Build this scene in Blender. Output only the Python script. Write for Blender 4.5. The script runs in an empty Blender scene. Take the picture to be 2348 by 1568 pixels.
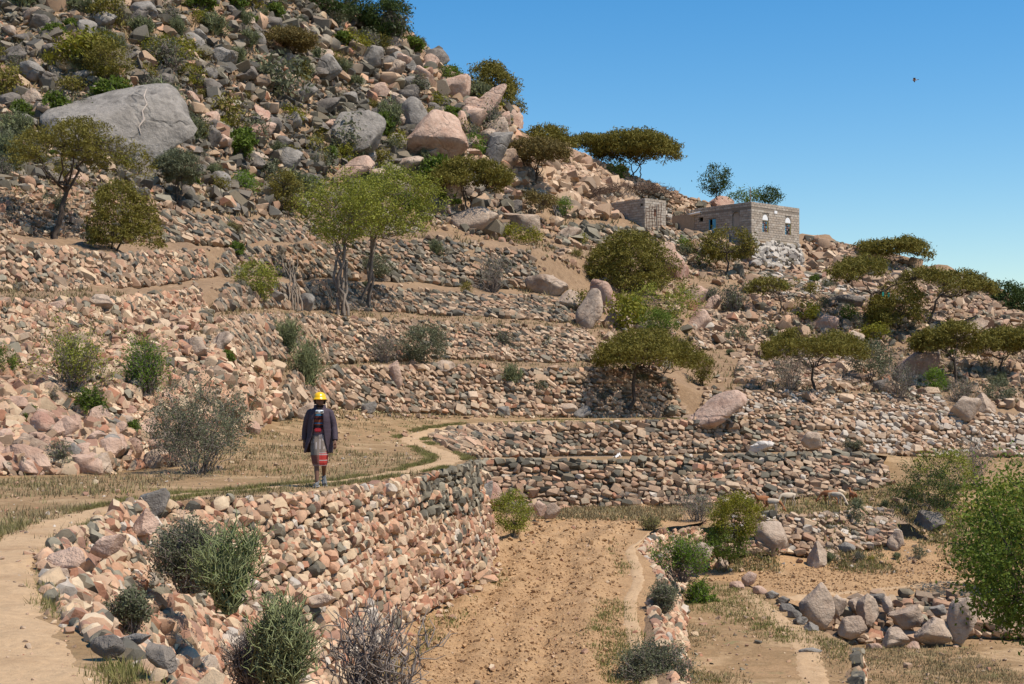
import bpy, bmesh, math, random
import numpy as np
from mathutils import Vector, Matrix, Euler
from mathutils.bvhtree import BVHTree
from mathutils.geometry import delaunay_2d_cdt

# ------------------------------------------------------------------ camera, sky, sun, exposure
F, CX, HZ, ZC = 3260.0, 1173.5, 900.0, 8.0
S = bpy.context.scene
C = S.collection
cam_d = bpy.data.cameras.new('camera'); cam = bpy.data.objects.new('camera', cam_d); C.objects.link(cam)
cam.location = (0, 0, ZC); cam.rotation_euler = (math.radians(90), 0, 0)
cam_d.sensor_width = 36; cam_d.lens = 36*F/2347; cam_d.shift_y = (HZ-784)/2347
cam_d.clip_end = 5000; cam_d.clip_start = 0.1
S.camera = cam
SUN_EL, SUN_AZ = 60.0, 113.0            # azimuth clockwise from +Y (view direction); sun to the right, slightly behind the camera
w = bpy.data.worlds.new('World'); S.world = w; w.use_nodes = True
nt = w.node_tree; sky = nt.nodes.new('ShaderNodeTexSky'); sky.sky_type = 'NISHITA'; sky.sun_disc = False
sky.sun_elevation = math.radians(SUN_EL); sky.sun_rotation = math.radians(SUN_AZ)
sky.altitude = 200; sky.air_density = 1.15; sky.dust_density = 0.35; sky.ozone_density = 2.6
hs = nt.nodes.new('ShaderNodeHueSaturation'); hs.inputs['Saturation'].default_value = 1.45
nt.links.new(sky.outputs[0], hs.inputs['Color'])
nt.links.new(hs.outputs[0], nt.nodes['Background'].inputs['Color'])
nt.nodes['Background'].inputs['Strength'].default_value = 0.12
sun_d = bpy.data.lights.new('sun', 'SUN'); sun_d.energy = 5.0; sun_d.angle = math.radians(0.53); sun_d.color = (1, 0.915, 0.80)
sun = bpy.data.objects.new('sun', sun_d); C.objects.link(sun)
ce, se = math.cos(math.radians(SUN_EL)), math.sin(math.radians(SUN_EL))
sdir = Vector((math.sin(math.radians(SUN_AZ))*ce, math.cos(math.radians(SUN_AZ))*ce, se))
sun.rotation_euler = sdir.to_track_quat('Z', 'Y').to_euler(); sun.location = sdir*200
S.view_settings.view_transform = 'Standard'; S.view_settings.look = 'None'
S.view_settings.exposure = 0.28; S.view_settings.gamma = 1.0; S.view_settings.use_curve_mapping = False
S.cycles.max_bounces = 5; S.cycles.diffuse_bounces = 2; S.cycles.transparent_max_bounces = 6

RNG = np.random.default_rng(11)
def P(u, v, Y): return np.array([(u-CX)/F*Y, Y, ZC+(HZ-v)/F*Y])
def px(p): return CX+p[0]/p[1]*F, HZ-(p[2]-ZC)/p[1]*F

# ------------------------------------------------------------------ noise
def _hash(i, j, k, s):
    h = (i.astype(np.int64)*374761393 + j.astype(np.int64)*668265263 + k.astype(np.int64)*1274126177 + s*362437) & 0xffffffff
    h = ((h ^ (h >> 13))*1274126177) & 0xffffffff
    return ((h ^ (h >> 16)) & 0xffff)/65535.0*2-1
def vnoise(p, s=0):
    f = np.floor(p); t = p-f; t = t*t*(3-2*t); i, j, k = f[:, 0], f[:, 1], f[:, 2]; r = 0
    for a in (0, 1):
        for b in (0, 1):
            for c in (0, 1):
                wgt = (t[:, 0] if a else 1-t[:, 0])*(t[:, 1] if b else 1-t[:, 1])*(t[:, 2] if c else 1-t[:, 2])
                r = r + wgt*_hash(i+a, j+b, k+c, s)
    return r
def fbm(p, o=4, s=0):
    r = 0; a = 1
    for q in range(o): r = r + a*vnoise(p*(2**q)+q*17.3, s+q); a *= .5
    return r

# ------------------------------------------------------------------ materials
def mat(name, ramp=None, col=None, rough=.92, island=False, nscale=3.0, namt=.25, bump=.3, bscale=12., spec=.2, trans=0, fine=None, patch=None, metal=0, bdist=.03):
    m = bpy.data.materials.new(name); m.use_nodes = True; t = m.node_tree; N = t.nodes; L = t.links
    b = N['Principled BSDF']; b.inputs['Roughness'].default_value = rough; b.inputs['Specular IOR Level'].default_value = spec
    b.inputs['Metallic'].default_value = metal
    g = N.new('ShaderNodeNewGeometry')
    def noise(sc, det=4, vec=None, rgh=.6):
        n = N.new('ShaderNodeTexNoise'); n.inputs['Scale'].default_value = sc; n.inputs['Detail'].default_value = det; n.inputs['Roughness'].default_value = rgh
        L.new(vec or g.outputs['Position'], n.inputs['Vector']); return n.outputs['Fac']
    def mth(op, a, bb, cl=False):
        n = N.new('ShaderNodeMath'); n.operation = op; n.use_clamp = cl
        for k, x in enumerate((a, bb)):
            if x is None: continue
            if isinstance(x, (int, float)): n.inputs[k].default_value = x
            else: L.new(x, n.inputs[k])
        return n.outputs[0]
    if ramp:
        r = N.new('ShaderNodeValToRGB'); r.color_ramp.interpolation = 'LINEAR' if not island else 'CONSTANT'
        e = r.color_ramp.elements
        while len(e) < len(ramp): e.new(.5)
        for k, c in enumerate(ramp):
            e[k].position = k/(len(ramp) if island else len(ramp)-1); e[k].color = (*c, 1)
        if island:
            oi = N.new('ShaderNodeObjectInfo')
            L.new(mth('FRACT', mth('ADD', g.outputs['Random Per Island'], oi.outputs['Random']), None), r.inputs[0])
        else: L.new(mth('ADD', mth('MULTIPLY', mth('SUBTRACT', noise(nscale), .5), 2.2), .5, True), r.inputs[0])
        out = r.outputs[0]
    else:
        rg = N.new('ShaderNodeRGB'); rg.outputs[0].default_value = (*col, 1); out = rg.outputs[0]
    if patch:      # (colour, scale, threshold) blotches of another colour: lichen, weathering, earth stains
        for pc, psc, pth in patch:
            mx = N.new('ShaderNodeMix'); mx.data_type = 'RGBA'
            L.new(mth('MULTIPLY', mth('SUBTRACT', noise(psc, 5), pth), 9, True), mx.inputs[0]); L.new(out, mx.inputs[6]); mx.inputs[7].default_value = (*pc, 1); out = mx.outputs[2]
    if namt:
        mx = N.new('ShaderNodeMix'); mx.data_type = 'RGBA'; mx.blend_type = 'MULTIPLY'; mx.inputs[0].default_value = 1
        v = mth('ADD', mth('MULTIPLY', mth('SUBTRACT', noise(fine or bscale*1.3, 5), .5), namt*2.6), 1)
        cb = N.new('ShaderNodeCombineColor'); [L.new(v, cb.inputs[k]) for k in range(3)]
        L.new(out, mx.inputs[6]); L.new(cb.outputs[0], mx.inputs[7]); out = mx.outputs[2]
    L.new(out, b.inputs['Base Color'])
    if bump:
        bp = N.new('ShaderNodeBump'); bp.inputs['Strength'].default_value = bump; bp.inputs['Distance'].default_value = bdist
        L.new(noise(bscale, 6, rgh=.7), bp.inputs['Height']); L.new(bp.outputs[0], b.inputs['Normal'])
    if trans:
        tr = N.new('ShaderNodeBsdfTranslucent'); L.new(out, tr.inputs[0]); ms = N.new('ShaderNodeMixShader'); ms.inputs[0].default_value = trans
        L.new(b.outputs[0], ms.inputs[1]); L.new(tr.outputs[0], ms.inputs[2]); L.new(ms.outputs[0], N['Material Output'].inputs[0])
    return m
PK = [(0.428, 0.246, 0.15), (0.465, 0.335, 0.211), (0.353, 0.172, 0.103), (0.521, 0.4, 0.267), (0.4, 0.265, 0.172), (0.27, 0.153, 0.103), (0.484, 0.302, 0.189), (0.428, 0.307, 0.194)]
TN = [(0.276, 0.179, 0.11), (0.365, 0.249, 0.158), (0.187, 0.125, 0.081), (0.419, 0.304, 0.204), (0.312, 0.187, 0.118), (0.231, 0.166, 0.114), (0.348, 0.233, 0.151)]
GR = [(0.09, 0.079, 0.059), (0.138, 0.12, 0.087), (0.202, 0.175, 0.126), (0.106, 0.094, 0.071), (0.248, 0.216, 0.155), (0.161, 0.129, 0.087)]
DK = [(0.092, 0.083, 0.069), (0.138, 0.115, 0.088), (0.198, 0.166, 0.122), (0.11, 0.097, 0.076), (0.248, 0.207, 0.155), (0.166, 0.129, 0.092), (0.078, 0.073, 0.061)]
PL = [(.42,.35,.27),(.48,.41,.33),(.36,.31,.255),(.45,.37,.29)]
YL = [(0.453, 0.316, 0.208), (0.389, 0.265, 0.17), (0.499, 0.367, 0.254), (0.344, 0.231, 0.148), (0.435, 0.281, 0.187)]
CLS = {}
for nm, rp in (('clod', [(.36,.22,.11),(.43,.27,.14),(.38,.235,.12),(.30,.18,.088)]), ('pink', PK), ('tan', TN), ('grey', GR), ('dark', DK), ('pale', PL), ('lime', [(.43,.385,.33),(.36,.32,.275),(.47,.42,.36),(.39,.345,.29)]), ('ochre', YL)):
    CLS[nm] = mat('stone_'+nm, ramp=rp, island=True, nscale=2, namt=.28, bump=.55, bscale=16, fine=9, patch=[((.20,.155,.12), 2.3, .62)] if nm in ('pink', 'tan', 'ochre') else None)
CN = list(CLS)
M = {}
M['soil'] = mat('hill_soil', ramp=[(.17,.107,.06),(.27,.177,.103),(.22,.14,.08),(.34,.23,.137)], nscale=.9, namt=.3, bump=.8, bscale=7, bdist=.08)
M['turf'] = mat('dry_turf', ramp=[(.18,.112,.054),(.31,.195,.10),(.23,.145,.07),(.36,.24,.13),(.20,.125,.062)], nscale=.55, namt=.34, bump=.8, bscale=9, bdist=.05, patch=[((.20,.165,.075), 1.6, .60)])
M['plough'] = mat('ploughed_soil', ramp=[(.32,.19,.09),(.42,.26,.13),(.36,.215,.105),(.46,.30,.16)], nscale=.7, namt=.32, bump=1.0, bscale=9, bdist=.08)
M['path'] = mat('trodden_dust', ramp=[(.37,.24,.13),(.43,.29,.165),(.33,.21,.112)], nscale=1.1, namt=.22, bump=.7, bscale=9, bdist=.05)
M['bark'] = mat('bark', ramp=[(.06,.045,.035),(.11,.085,.065)], nscale=5, namt=.3, bump=.6, bscale=20)
M['paleb'] = mat('pale_bark', ramp=[(.16,.125,.095),(.26,.21,.165)], nscale=5, namt=.3, bump=.5, bscale=20)
def leafm(n, a, b, tr=.25): return mat(n, ramp=[a, tuple((x+y)/2 for x, y in zip(a, b)), b], nscale=1.4, namt=.35, bump=0, fine=7, rough=.7, trans=tr)
M['acacia'] = leafm('acacia_leaf', (.11,.098,.016), (.21,.175,.032))
M['acaciab'] = leafm('brown_acacia_leaf', (.12,.088,.028), (.19,.14,.04))
M['olive'] = leafm('olive_leaf', (.16,.18,.022), (.28,.28,.045))
M['green'] = leafm('green_leaf', (.07,.11,.012), (.15,.20,.03), .35)
M['bright'] = leafm('bright_green_leaf', (.085,.15,.014), (.17,.25,.03), .35)
M['darkg'] = leafm('dark_green_leaf', (.025,.045,.010), (.07,.10,.02))
M['yellow'] = leafm('yellow_green_leaf', (.14,.15,.015), (.24,.21,.02), .3)
M['greyg'] = leafm('grey_green_leaf', (.095,.105,.055), (.165,.17,.095))
M['twig'] = mat('dry_twig', ramp=[(.15,.12,.10),(.24,.20,.17),(.10,.08,.065)], nscale=3, namt=.2, bump=0)
M['pencil'] = mat('green_stem', ramp=[(.13,.15,.06),(.22,.24,.11),(.10,.12,.045)], nscale=3, namt=.2, bump=0)
M['grassd'] = mat('dry_grass_blade', ramp=[(.34,.27,.14),(.22,.17,.09),(.26,.23,.10)], nscale=1.2, namt=.3, bump=0, trans=.2)
M['grassg'] = mat('green_grass_blade', ramp=[(.12,.12,.035),(.18,.17,.055),(.24,.19,.085)], nscale=1.2, namt=.3, bump=0, trans=.2)

# ------------------------------------------------------------------ mesh helpers
def mesh_np(name, V, Fs, mats, midx=None, smooth=False, angle=0):
    me = bpy.data.meshes.new(name); V = np.asarray(V, np.float32)
    if not isinstance(Fs, (list, tuple)): Fs = [Fs]
    Fs = [np.asarray(f, np.int32) for f in Fs if len(f)]
    tot = np.concatenate([np.full(len(f), f.shape[1], np.int32) for f in Fs]); loops = np.concatenate([f.ravel() for f in Fs])
    me.vertices.add(len(V)); me.vertices.foreach_set('co', V.ravel())
    me.loops.add(len(loops)); me.loops.foreach_set('vertex_index', loops)
    me.polygons.add(len(tot)); me.polygons.foreach_set('loop_start', np.concatenate([[0], np.cumsum(tot)[:-1]]).astype(np.int32))
    for m in mats: me.materials.append(m)
    if midx is not None: me.polygons.foreach_set('material_index', np.asarray(midx, np.int32))
    me.polygons.foreach_set('use_smooth', np.full(len(tot), smooth))
    me.update(calc_edges=True); me.validate()
    if angle: me.set_sharp_from_angle(angle=math.radians(angle))
    return me
def link(name, me, parent=None, loc=None, **kw):
    o = bpy.data.objects.new(name, me); C.objects.link(o)
    if parent is not None: o.parent = parent
    if loc is not None: o.location = Vector(loc)
    for k, v in kw.items(): o[k] = v
    return o
def thing(name, label, cat, loc, group=None, rz=0):
    o = link(name, None, None, loc, label=label, category=cat); o.rotation_euler[2] = rz; o.empty_display_size = .3
    if group: o['group'] = group
    return o

TRI_V, TRI_F = [], []      # collects ground triangles for ray casting
_off = [0]
def collide(V, faces):
    V = np.asarray(V); TRI_V.extend(map(tuple, V.tolist()))
    for f in faces: TRI_F.extend([[int(i)+_off[0] for i in q] for q in f])
    _off[0] += len(V)
BVH = None
def build_bvh():
    global BVH
    BVH = BVHTree.FromPolygons(TRI_V, TRI_F)
def ray(u, v):
    d = Vector(((u-CX)/F, 1, (HZ-v)/F)).normalized()
    h, n, i, dist = BVH.ray_cast(Vector((0, 0, ZC)), d, 400)
    if h is None: return None, None
    if n.dot(d) > 0: n = -n
    return h, n
def drop(x, y, z=60):
    h, n, i, d = BVH.ray_cast(Vector((x, y, z)), Vector((0, 0, -1)), 300)
    return h

# ------------------------------------------------------------------ the hillside sheet
U0 = [-300,0,250,500,620,750,1000,1250,1500,1600,1700,1850,2000,2200,2400,2700]
RV = [[1095,1090,1085,1010,965,930,950,957,958,948,962,957,952,950,955,960],
 [900,905,900,870,870,850,838,845,855,900,900,903,905,910,920,930],
 [890,890,870,825,825,838,828,835,842,885,885,893,892,895,905,915],
 [780,780,785,735,725,728,742,753,765,840,830,805,830,820,850,870],
 [770,765,770,715,712,715,727,742,750,810,800,790,800,790,830,850],
 [700,700,690,660,655,652,672,685,700,730,720,715,730,740,800,820],
 [680,680,670,640,640,643,660,672,680,700,690,690,700,720,780,800],
 [545,548,590,575,570,560,548,585,620,622,625,630,645,690,760,785],
 [530,535,560,560,558,550,535,560,590,610,615,622,622,670,750,775],
 [440,440,470,505,510,515,520,520,525,542,556,565,600,650,735,765],
 [330,330,330,400,420,430,450,440,450,475,482,545,577,632,727,757]]
RY = [[30,31.5,32.5,42,52,60,66,70,73,74,74,75,76,77,78,80],
 [33,34,36,44,54,61.5,67.5,71.5,74.5,75,75.5,76.5,77.5,79,80,82],
 [35,36,39,48,57,65,71,75,78,80,81,83,84,85,86,88],
 [38,38.5,42,52,60,67.5,73.5,77.5,83,87,90,92,92,92,92,94],
 [41,41,45,56,64,71,77,81,88,92,95,97,98,98,97,98],
 [42.2,42.4,46.6,57.6,65.4,72.8,79.5,83.5,92,96,98,100,102,103,101,102],
 [47,47,52,63,70,77,83,88,97,101,104,106,107,108,106,107],
 [49.2,49.3,54.2,65,71.6,78.6,85.3,90,104,110,115,117,115,114,111,111],
 [58,58,64,72,78,86,95,102,110,114,117,119,121,120,117,117],
 [61.5,61.5,67,74.5,80.6,88.4,97.4,105.5,113,116.5,119,121,124,123,121,121],
 [73,73.5,75.5,81.5,87.4,94.4,102,113,124,127,128,129,128,127,125,125]]
ROWS = [list(zip(U0, a, b)) for a, b in zip(RV, RY)]
ROWS.append([(-300,170,80),(0,170,80),(250,180,81),(500,220,88.7),(620,240,95),(750,250,102.5),(1000,270,111),(1100,290,112),(1180,318,114.5),(1250,338,118),(1320,354,122),(1400,388,126),(1500,428,130),(1600,460,132),(1700,482,132.5),(1850,546,132),(2000,575,130),(2200,631,129),(2400,725,127),(2700,756,127)])
ROWS.append([(-300,-150,92),(0,-120,93),(250,-100,94),(500,-80,104),(620,-60,110),(750,-20,117),(850,40,118),(950,100,118),(1060,188,118),(1150,243,118),(1178,268,118),(1186,305,118),(1250,326,121),(1320,346,127),(1400,381,128),(1540,442,133),(1640,478,134),(1700,480,134),(1840,540,134),(1990,568,133),(2200,627,132),(2400,721,130),(2700,752,130)])
for i_, ex in ((8, [(1700,613,117.5),(1724,615,118.3),(1840,616,122.8),(1860,618,123.2),(2000,620,123)]), (9, [(1700,556,121),(1725,553,122.5),(1842,558,126.5),(1860,562,126.5),(2000,600,125.8)])):
    ROWS[i_] = sorted([r for r in ROWS[i_] if not 1699 < r[0] < 2001]+ex)
ROWS[10] = sorted([r for r in ROWS[10] if not 1490 < r[0] < 1720]+[(1430,447,120),(1475,470,121.5),(1492,530,127.5),(1560,532,128),(1600,530,128),(1715,548,128.5),(1730,545,128.5)])
def row(i, u):
    r = np.array(ROWS[i]); u = np.asarray(u, float)
    return np.interp(u, r[:, 0], r[:, 1]), np.interp(u, r[:, 0], r[:, 2])
for i_ in (2, 4, 6): ROWS[i_] = [(u_, v_-5, y_) for u_, v_, y_ in ROWS[i_]]
def rowpts(i, us):
    v, Y = row(i, us); return np.stack([(us-CX)/F*Y, Y, ZC+(HZ-v)/F*Y], 1)
us = np.arange(-300, 2701, 10.0)
lines = []
NSUB = [7,3,7,3,6,3,8,3,8,14,18,14]
for i in range(len(ROWS)-1):
    a, b = rowpts(i, us), rowpts(i+1, us)
    for k in range(NSUB[i]): lines.append(a+(b-a)*k/NSUB[i])
lines.append(rowpts(len(ROWS)-1, us))
for k in (1, 2, 3, 4): lines.append(rowpts(len(ROWS)-1, us)+np.array([0, 7*k, -1.2*k*k-.5]))
G = np.array(lines); nr, nc = G.shape[:2]; V = G.reshape(-1, 3)
amp = np.interp(np.arange(nr), [0, 20, 45, nr-1], [.10, .12, .35, .5]).repeat(nc)
V = V + np.stack([0*amp, fbm(V*.5, 4, 3)*amp*.6, fbm(V*.45, 4, 7)*amp], 1)
ii, jj = np.meshgrid(np.arange(nr-1), np.arange(nc-1), indexing='ij'); q = (ii*nc+jj).ravel()
Fq = np.stack([q, q+1, q+nc+1, q+nc], 1)
link('hillside', mesh_np('hillside', V, Fq, [M['soil']], smooth=True), kind='structure'); collide(V, [Fq.tolist()])

# ------------------------------------------------------------------ ground patches
def rbf(pts):
    p = np.array(pts, float); xy = p[:, :2]; z = p[:, 2]; n = len(p)
    D = np.linalg.norm(xy[:, None]-xy[None], axis=2); A = np.zeros((n+3, n+3)); A[:n, :n] = D+np.eye(n)*-.01
    A[:n, n] = 1; A[:n, n+1:] = xy; A[n, :n] = 1; A[n+1:, :n] = xy.T
    w_ = np.linalg.lstsq(A, np.concatenate([z, [0, 0, 0]]), rcond=None)[0]
    def f(x, y):
        q = np.stack([x, y], 1); r = np.zeros(len(q))
        for k in range(n): r += w_[k]*np.hypot(q[:, 0]-xy[k, 0], q[:, 1]-xy[k, 1])
        return r+w_[n]+q@w_[n+1:]
    return f
def inpoly(x, y, poly):
    poly = np.asarray(poly); r = np.zeros(len(x), bool); j = len(poly)-1
    for i in range(len(poly)):
        xi, yi = poly[i]; xj, yj = poly[j]
        c = ((yi > y) != (yj > y)) & (x < (xj-xi)*(y-yi)/(yj-yi+1e-12)+xi); r ^= c; j = i
    return r
def densify(pts, step):
    out = []
    for a, b in zip(pts[:-1], pts[1:]):
        a, b = np.array(a, float), np.array(b, float); n = max(1, int(np.linalg.norm(a[:2]-b[:2])/step))
        out += [a+(b-a)*k/n for k in range(n)]
    out.append(np.array(pts[-1], float)); return np.array(out)
def patch(name, bound, zf, relief, step, material, seed=0, stepfn=None):
    b = densify(list(bound)+[bound[0]], step*1.5)[:-1]; bx = b[:, :2]
    x0, y0 = bx.min(0); x1, y1 = bx.max(0); rg = np.random.default_rng(seed)
    ys = [y0]
    while ys[-1] < y1: ys.append(ys[-1]+step*(stepfn(ys[-1]) if stepfn else 1))
    pts = []
    for y in ys:
        s = step*(stepfn(y) if stepfn else 1); xs = np.arange(x0, x1, s); pts.append(np.stack([xs, np.full(len(xs), y)], 1)+rg.uniform(-.3, .3, (len(xs), 2))*s)
    pts = np.concatenate(pts); pts = pts[inpoly(pts[:, 0], pts[:, 1], bx)]
    vi = [Vector(p) for p in np.concatenate([bx, pts]).tolist()]
    n = len(bx); r = delaunay_2d_cdt(vi, [], [list(range(n))], 1, 1e-4)
    xy = np.array([tuple(p) for p in r[0]]); T = np.array([f for f in r[2] if len(f) == 3], np.int32)
    z = zf(xy[:, 0], xy[:, 1]); z = z+(relief(xy[:, 0], xy[:, 1]) if relief else 0)
    V = np.column_stack([xy, z]); collide(V, [T.tolist()])
    # make normals point up
    e = np.cross(V[T[:, 1]]-V[T[:, 0]], V[T[:, 2]]-V[T[:, 0]]); T[e[:, 2] < 0] = T[e[:, 2] < 0][:, ::-1]
    return link(name, mesh_np(name, V, T, [material], smooth=True), kind='structure')
def n2(x, y, sc, o=3, s=0): return fbm(np.column_stack([x*sc, y*sc, x*0+s*3.7]), o, s)

W1T = [P(*a) for a in ((600,1700,7.2),(420,1600,8.2),(250,1500,9.5),(120,1400,11.4),(90,1290,14.6),(140,1240,16.8),(280,1165,21.5),(350,1150,22.8),(640,1134,25.0),(745,1124,26.0),(840,1108,28.3),(960,1085,31.7),(1060,1065,35.6),(1088,1050,39))]
W1B = [np.array([a, b, ZC+c]) for a, b, c in ((1.6,7,-4.9),(.8,8.5,-4.9),(0,10,-4.9),(-.8,12,-4.9),(-1.6,14,-4.9),(-2.4,16.2,-4.9),(-3.2,19,-4.9),(-3.3,21,-4.9))]+[P(800,1560,24),P(850,1505,25.8),P(900,1450,28),P(1000,1380,31.5),P(1078,1335,35),P(1133,1290,39)]
W3T = [P(*a) for a in ((978,998,58),(1040,985,60.5),(1150,975,62),(1300,971,62.8),(1500,967,64),(1700,960,65),(1850,955,66),(2000,952,67),(2200,950,68),(2400,955,69),(2700,960,70))]
W3B = [P(*a) for a in ((985,1008,56.5),(1050,1043,56),(1110,1048,59),(1300,1046,61.8),(1500,1043,62.8),(1700,1037,63.8),(1850,1034,64.6),(2000,1042,65.5),(2200,1048,66.5),(2400,1048,67),(2700,1050,68))]
W2T = [P(*a) for a in ((1078,1060,55.5),(1100,1058,57),(1300,1056,57.5),(1560,1050,58.5),(1750,1046,59.5),(1900,1042,60.5),(2035,1045,61))]
W2B = [P(*a) for a in ((1078,1165,54),(1150,1168,55.5),(1300,1168,56.3),(1560,1160,57),(1750,1150,57.5),(1900,1140,58),(2045,1108,59))]
GWT = [P(*a) for a in ((1645,1208,50.8),(1735,1180,52),(1800,1183,51.6),(1850,1185,51.5),(1900,1180,52),(1990,1165,53),(2050,1178,53.5))]
GWB = [P(*a) for a in ((1650,1292,50.0),(1735,1272,49.5),(1800,1268,50),(1850,1275,50),(1900,1272,50.3),(1990,1256,51),(2062,1246,51))]
W4T = [P(*a) for a in ((1600,1212,50),(1500,1222,48),(1455,1265,42),(1490,1300,38.5),(1505,1330,35.8),(1485,1370,32.8),(1490,1420,29.7),(1505,1470,27),(1540,1568,23.2),(1570,1680,20))]
W4B = [P(*a) for a in ((1640,1300,50),(1570,1321,47.8),(1558,1381,42),(1565,1425,38.5),(1562,1465,35.8),(1565,1516,32.8),(1565,1580,29.7),(1565,1648,27),(1575,1771,23.2),(1600,1900,20))]
W5T = [P(*a) for a in ((1840,1392,42),(1950,1377,42.5),(2100,1365,43),(2230,1370,43),(2400,1380,42.5),(2700,1385,42.5))]
W5B = [P(*a) for a in ((1850,1465,40.8),(1950,1482,40.5),(2100,1476,41),(2230,1455,41.6),(2400,1462,41),(2700,1470,41))]
W6T = [P(*a) for a in ((1700,1337,46.3),(1790,1372,42.8),(1850,1432,38),(1955,1480,34.8),(1948,1568,30.2),(1945,1700,25.2),(1950,1850,21.3))]

r0 = rowpts(0, np.array([-300,0,250,340,500,620,750,1000,1250,1500,1700,2000,2400,2700]))
edge_mid = [P(*a) for a in ((1045,1038,43),(1003,1018,50),(986,1007,56))]
leftb = [np.array([-15, 29, ZC-1.75]), np.array([-10, 14, ZC-1.75]), np.array([-7, 3, ZC-1.75]), np.array([.5, 3, ZC-1.75]), np.array([.3, 5.5, ZC-1.75])]
front = W1T+edge_mid+W3T
ctrl = front+list(r0)+leftb+[P(740,1112,27.2), P(740,1060,37)-np.array([0,0,.0]), P(400,1100,30.5), P(300,1130,25.5), P(800,1010,50), P(900,1040,42)]
zT = rbf([c for c in ctrl])
bT = [c for c in front]+[p+np.array([0, 1.5, 0]) for p in r0[::-1]]+leftb
patch('upper_terrace', [c for c in bT], zT, lambda x, y: .035*n2(x, y, 1.2, 4, 1)+.05*np.clip((y-38)/20, 0, 1)*n2(x, y, .8, 4, 2), .22, M['turf'], 1, lambda y: .5+y/32)

def zF1(x, y): return ZC-4.6-.3*np.clip((39-y)/15, 0, 1.6)
W4x = np.array(sorted([(p[1], p[0]) for p in W4T]))
def furrow(x, y):
    d = np.interp(y, W4x[:, 0], W4x[:, 1])-x
    k = np.clip((d-1.3)/.6, 0, 1)*np.clip(d/.5, 0, 1)
    wob = d+.18*n2(x, y, .35, 2, 5)
    f = (.06*np.sin(wob*2*math.pi/.8)*(.9+.5*n2(x, y, .5, 2, 31))+.055*n2(x, y, 2.2, 3, 6)+.09*np.abs(n2(x, y, 5, 2, 8)))*k
    return f+.16*np.exp(-((d-1.35)/.28)**2)+.03*n2(x, y, 1.5, 3, 9)
bF = [p for p in W4T]+[np.array([5.5, 14, 0]), np.array([-1, 6, 0]), np.array([-6, 8, 0]), np.array([-6, 25, 0]), np.array([-3.5, 40, 0]), P(1040,1168,56)]+[p+np.array([0,.5,0]) for p in W2B[1:4]]+[P(1640,1190,52.5)]
patch('ploughed_field', bF, zF1, furrow, .11, M['plough'], 2, lambda y: .5+y/40)

zG = rbf(W2B[2:]+W3B[-4:]+GWT+[P(1600,1212,50), P(2150,1130,57.5), P(2347,1180,55), P(2120,1200,53.5), P(2700,1250,52), P(2130,1240,52), P(2347,1262,51.5), P(1540,1185,53), P(1500,1166,56.5)])
bG = [P(1600,1212,50), P(1540,1185,53), P(1500,1166,56.5)]+[p+np.array([0,.4,0]) for p in W2B[3:]]+[p+np.array([0,.4,0]) for p in W3B[-4:]]+[P(2700,1250,52), P(2347,1262,51.5), P(2130,1240,52)]+GWT[::-1]
patch('goat_ledge', bG, zG, lambda x, y: .09*n2(x, y, .9, 4, 12), .35, M['turf'], 3)
zB = rbf(GWB+[P(1640,1300,50), P(1600,1320,47.8), P(1750,1300,49), P(1900,1302,49.5), P(2200,1262,54), P(2500,1255,54)]+W5T+[P(1700,1337,46.3), P(1790,1372,42.8), P(1830,1325,46.8), P(2000,1330,46.5), P(2200,1325,47), P(2130,1240,52), P(2347,1262,51.5), P(2700,1250,52)])
bB = [P(1560,1321,47.9), P(1600,1310,49.5), np.array([6.4,53,0]), np.array([30,56,0])]+W5T[::-1]+[P(1795,1374,42.6), P(1700,1338,46.2), P(1600,1326,47)]
patch('lower_field', bB, zB, lambda x, y: .05*n2(x, y, 2.2, 4, 13)+.12*np.clip((y-47.5)/2, 0, 1)*n2(x, y, .9, 3, 14), .25, M['plough'], 4)
zF2 = lambda x, y: np.full(len(x), ZC-6.2)
bF2 = [p for p in W4B]+[p for p in W6T[::-1]]+[P(1620,1326,47)]
patch('pasture', bF2, zF2, lambda x, y: .05*n2(x, y, .9, 4, 15), .2, M['turf'], 5, lambda y: .5+y/40)
bF4 = [np.array(a) for a in ((4.5,16,0),(4.5,34,0),(6.8,41.8,0),(24,42,0),(24,16,0))]
patch('bottom_field', bF4, lambda x, y: np.full(len(x), ZC-7.2), lambda x, y: .05*n2(x, y, 1.2, 4, 16), .3, M['turf'], 6)
# narrow ledge between the two middle walls
a, b = densify(W2T, .6), None
t = np.linspace(0, 1, len(a)); base_ = densify(W3B[1:], .4); tb = np.linspace(0, 1, len(base_))
b = np.stack([np.interp(a[:, 0], base_[:, 0], base_[:, k]) for k in range(3)], 1); b[:, 0] = a[:, 0]*b[:, 1]/a[:, 1]
rowsL = [a+(b-a)*k/5+np.array([0, 0, .05])*np.sin(k) for k in range(6)]; Vv = np.concatenate(rowsL); n = len(a)
Vv[:, 2] += .05*n2(Vv[:, 0], Vv[:, 1], 1.1, 3, 20)
q = np.array([[i*n+j, i*n+j+1, (i+1)*n+j+1, (i+1)*n+j] for i in range(5) for j in range(n-1)])
link('narrow_ledge', mesh_np('narrow_ledge', Vv, q, [M['turf']], smooth=True), kind='structure'); collide(Vv, [q.tolist()])
# far plain beyond and below everything, out to the horizon
g = [-4000, -400, -120, -40, 0, 40, 120, 400, 4000]; gy = [-400, -40, 3, 30, 60, 130, 300, 900, 4000]
Vp = np.array([[x, y, ZC-12.0 if y < 200 else ZC-60] for y in gy for x in g], float)
q = np.array([[i*9+j, i*9+j+1, (i+1)*9+j+1, (i+1)*9+j] for i in range(8) for j in range(8)])
link('ground', mesh_np('ground', Vp, q, [M['soil']]), kind='structure')

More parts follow.
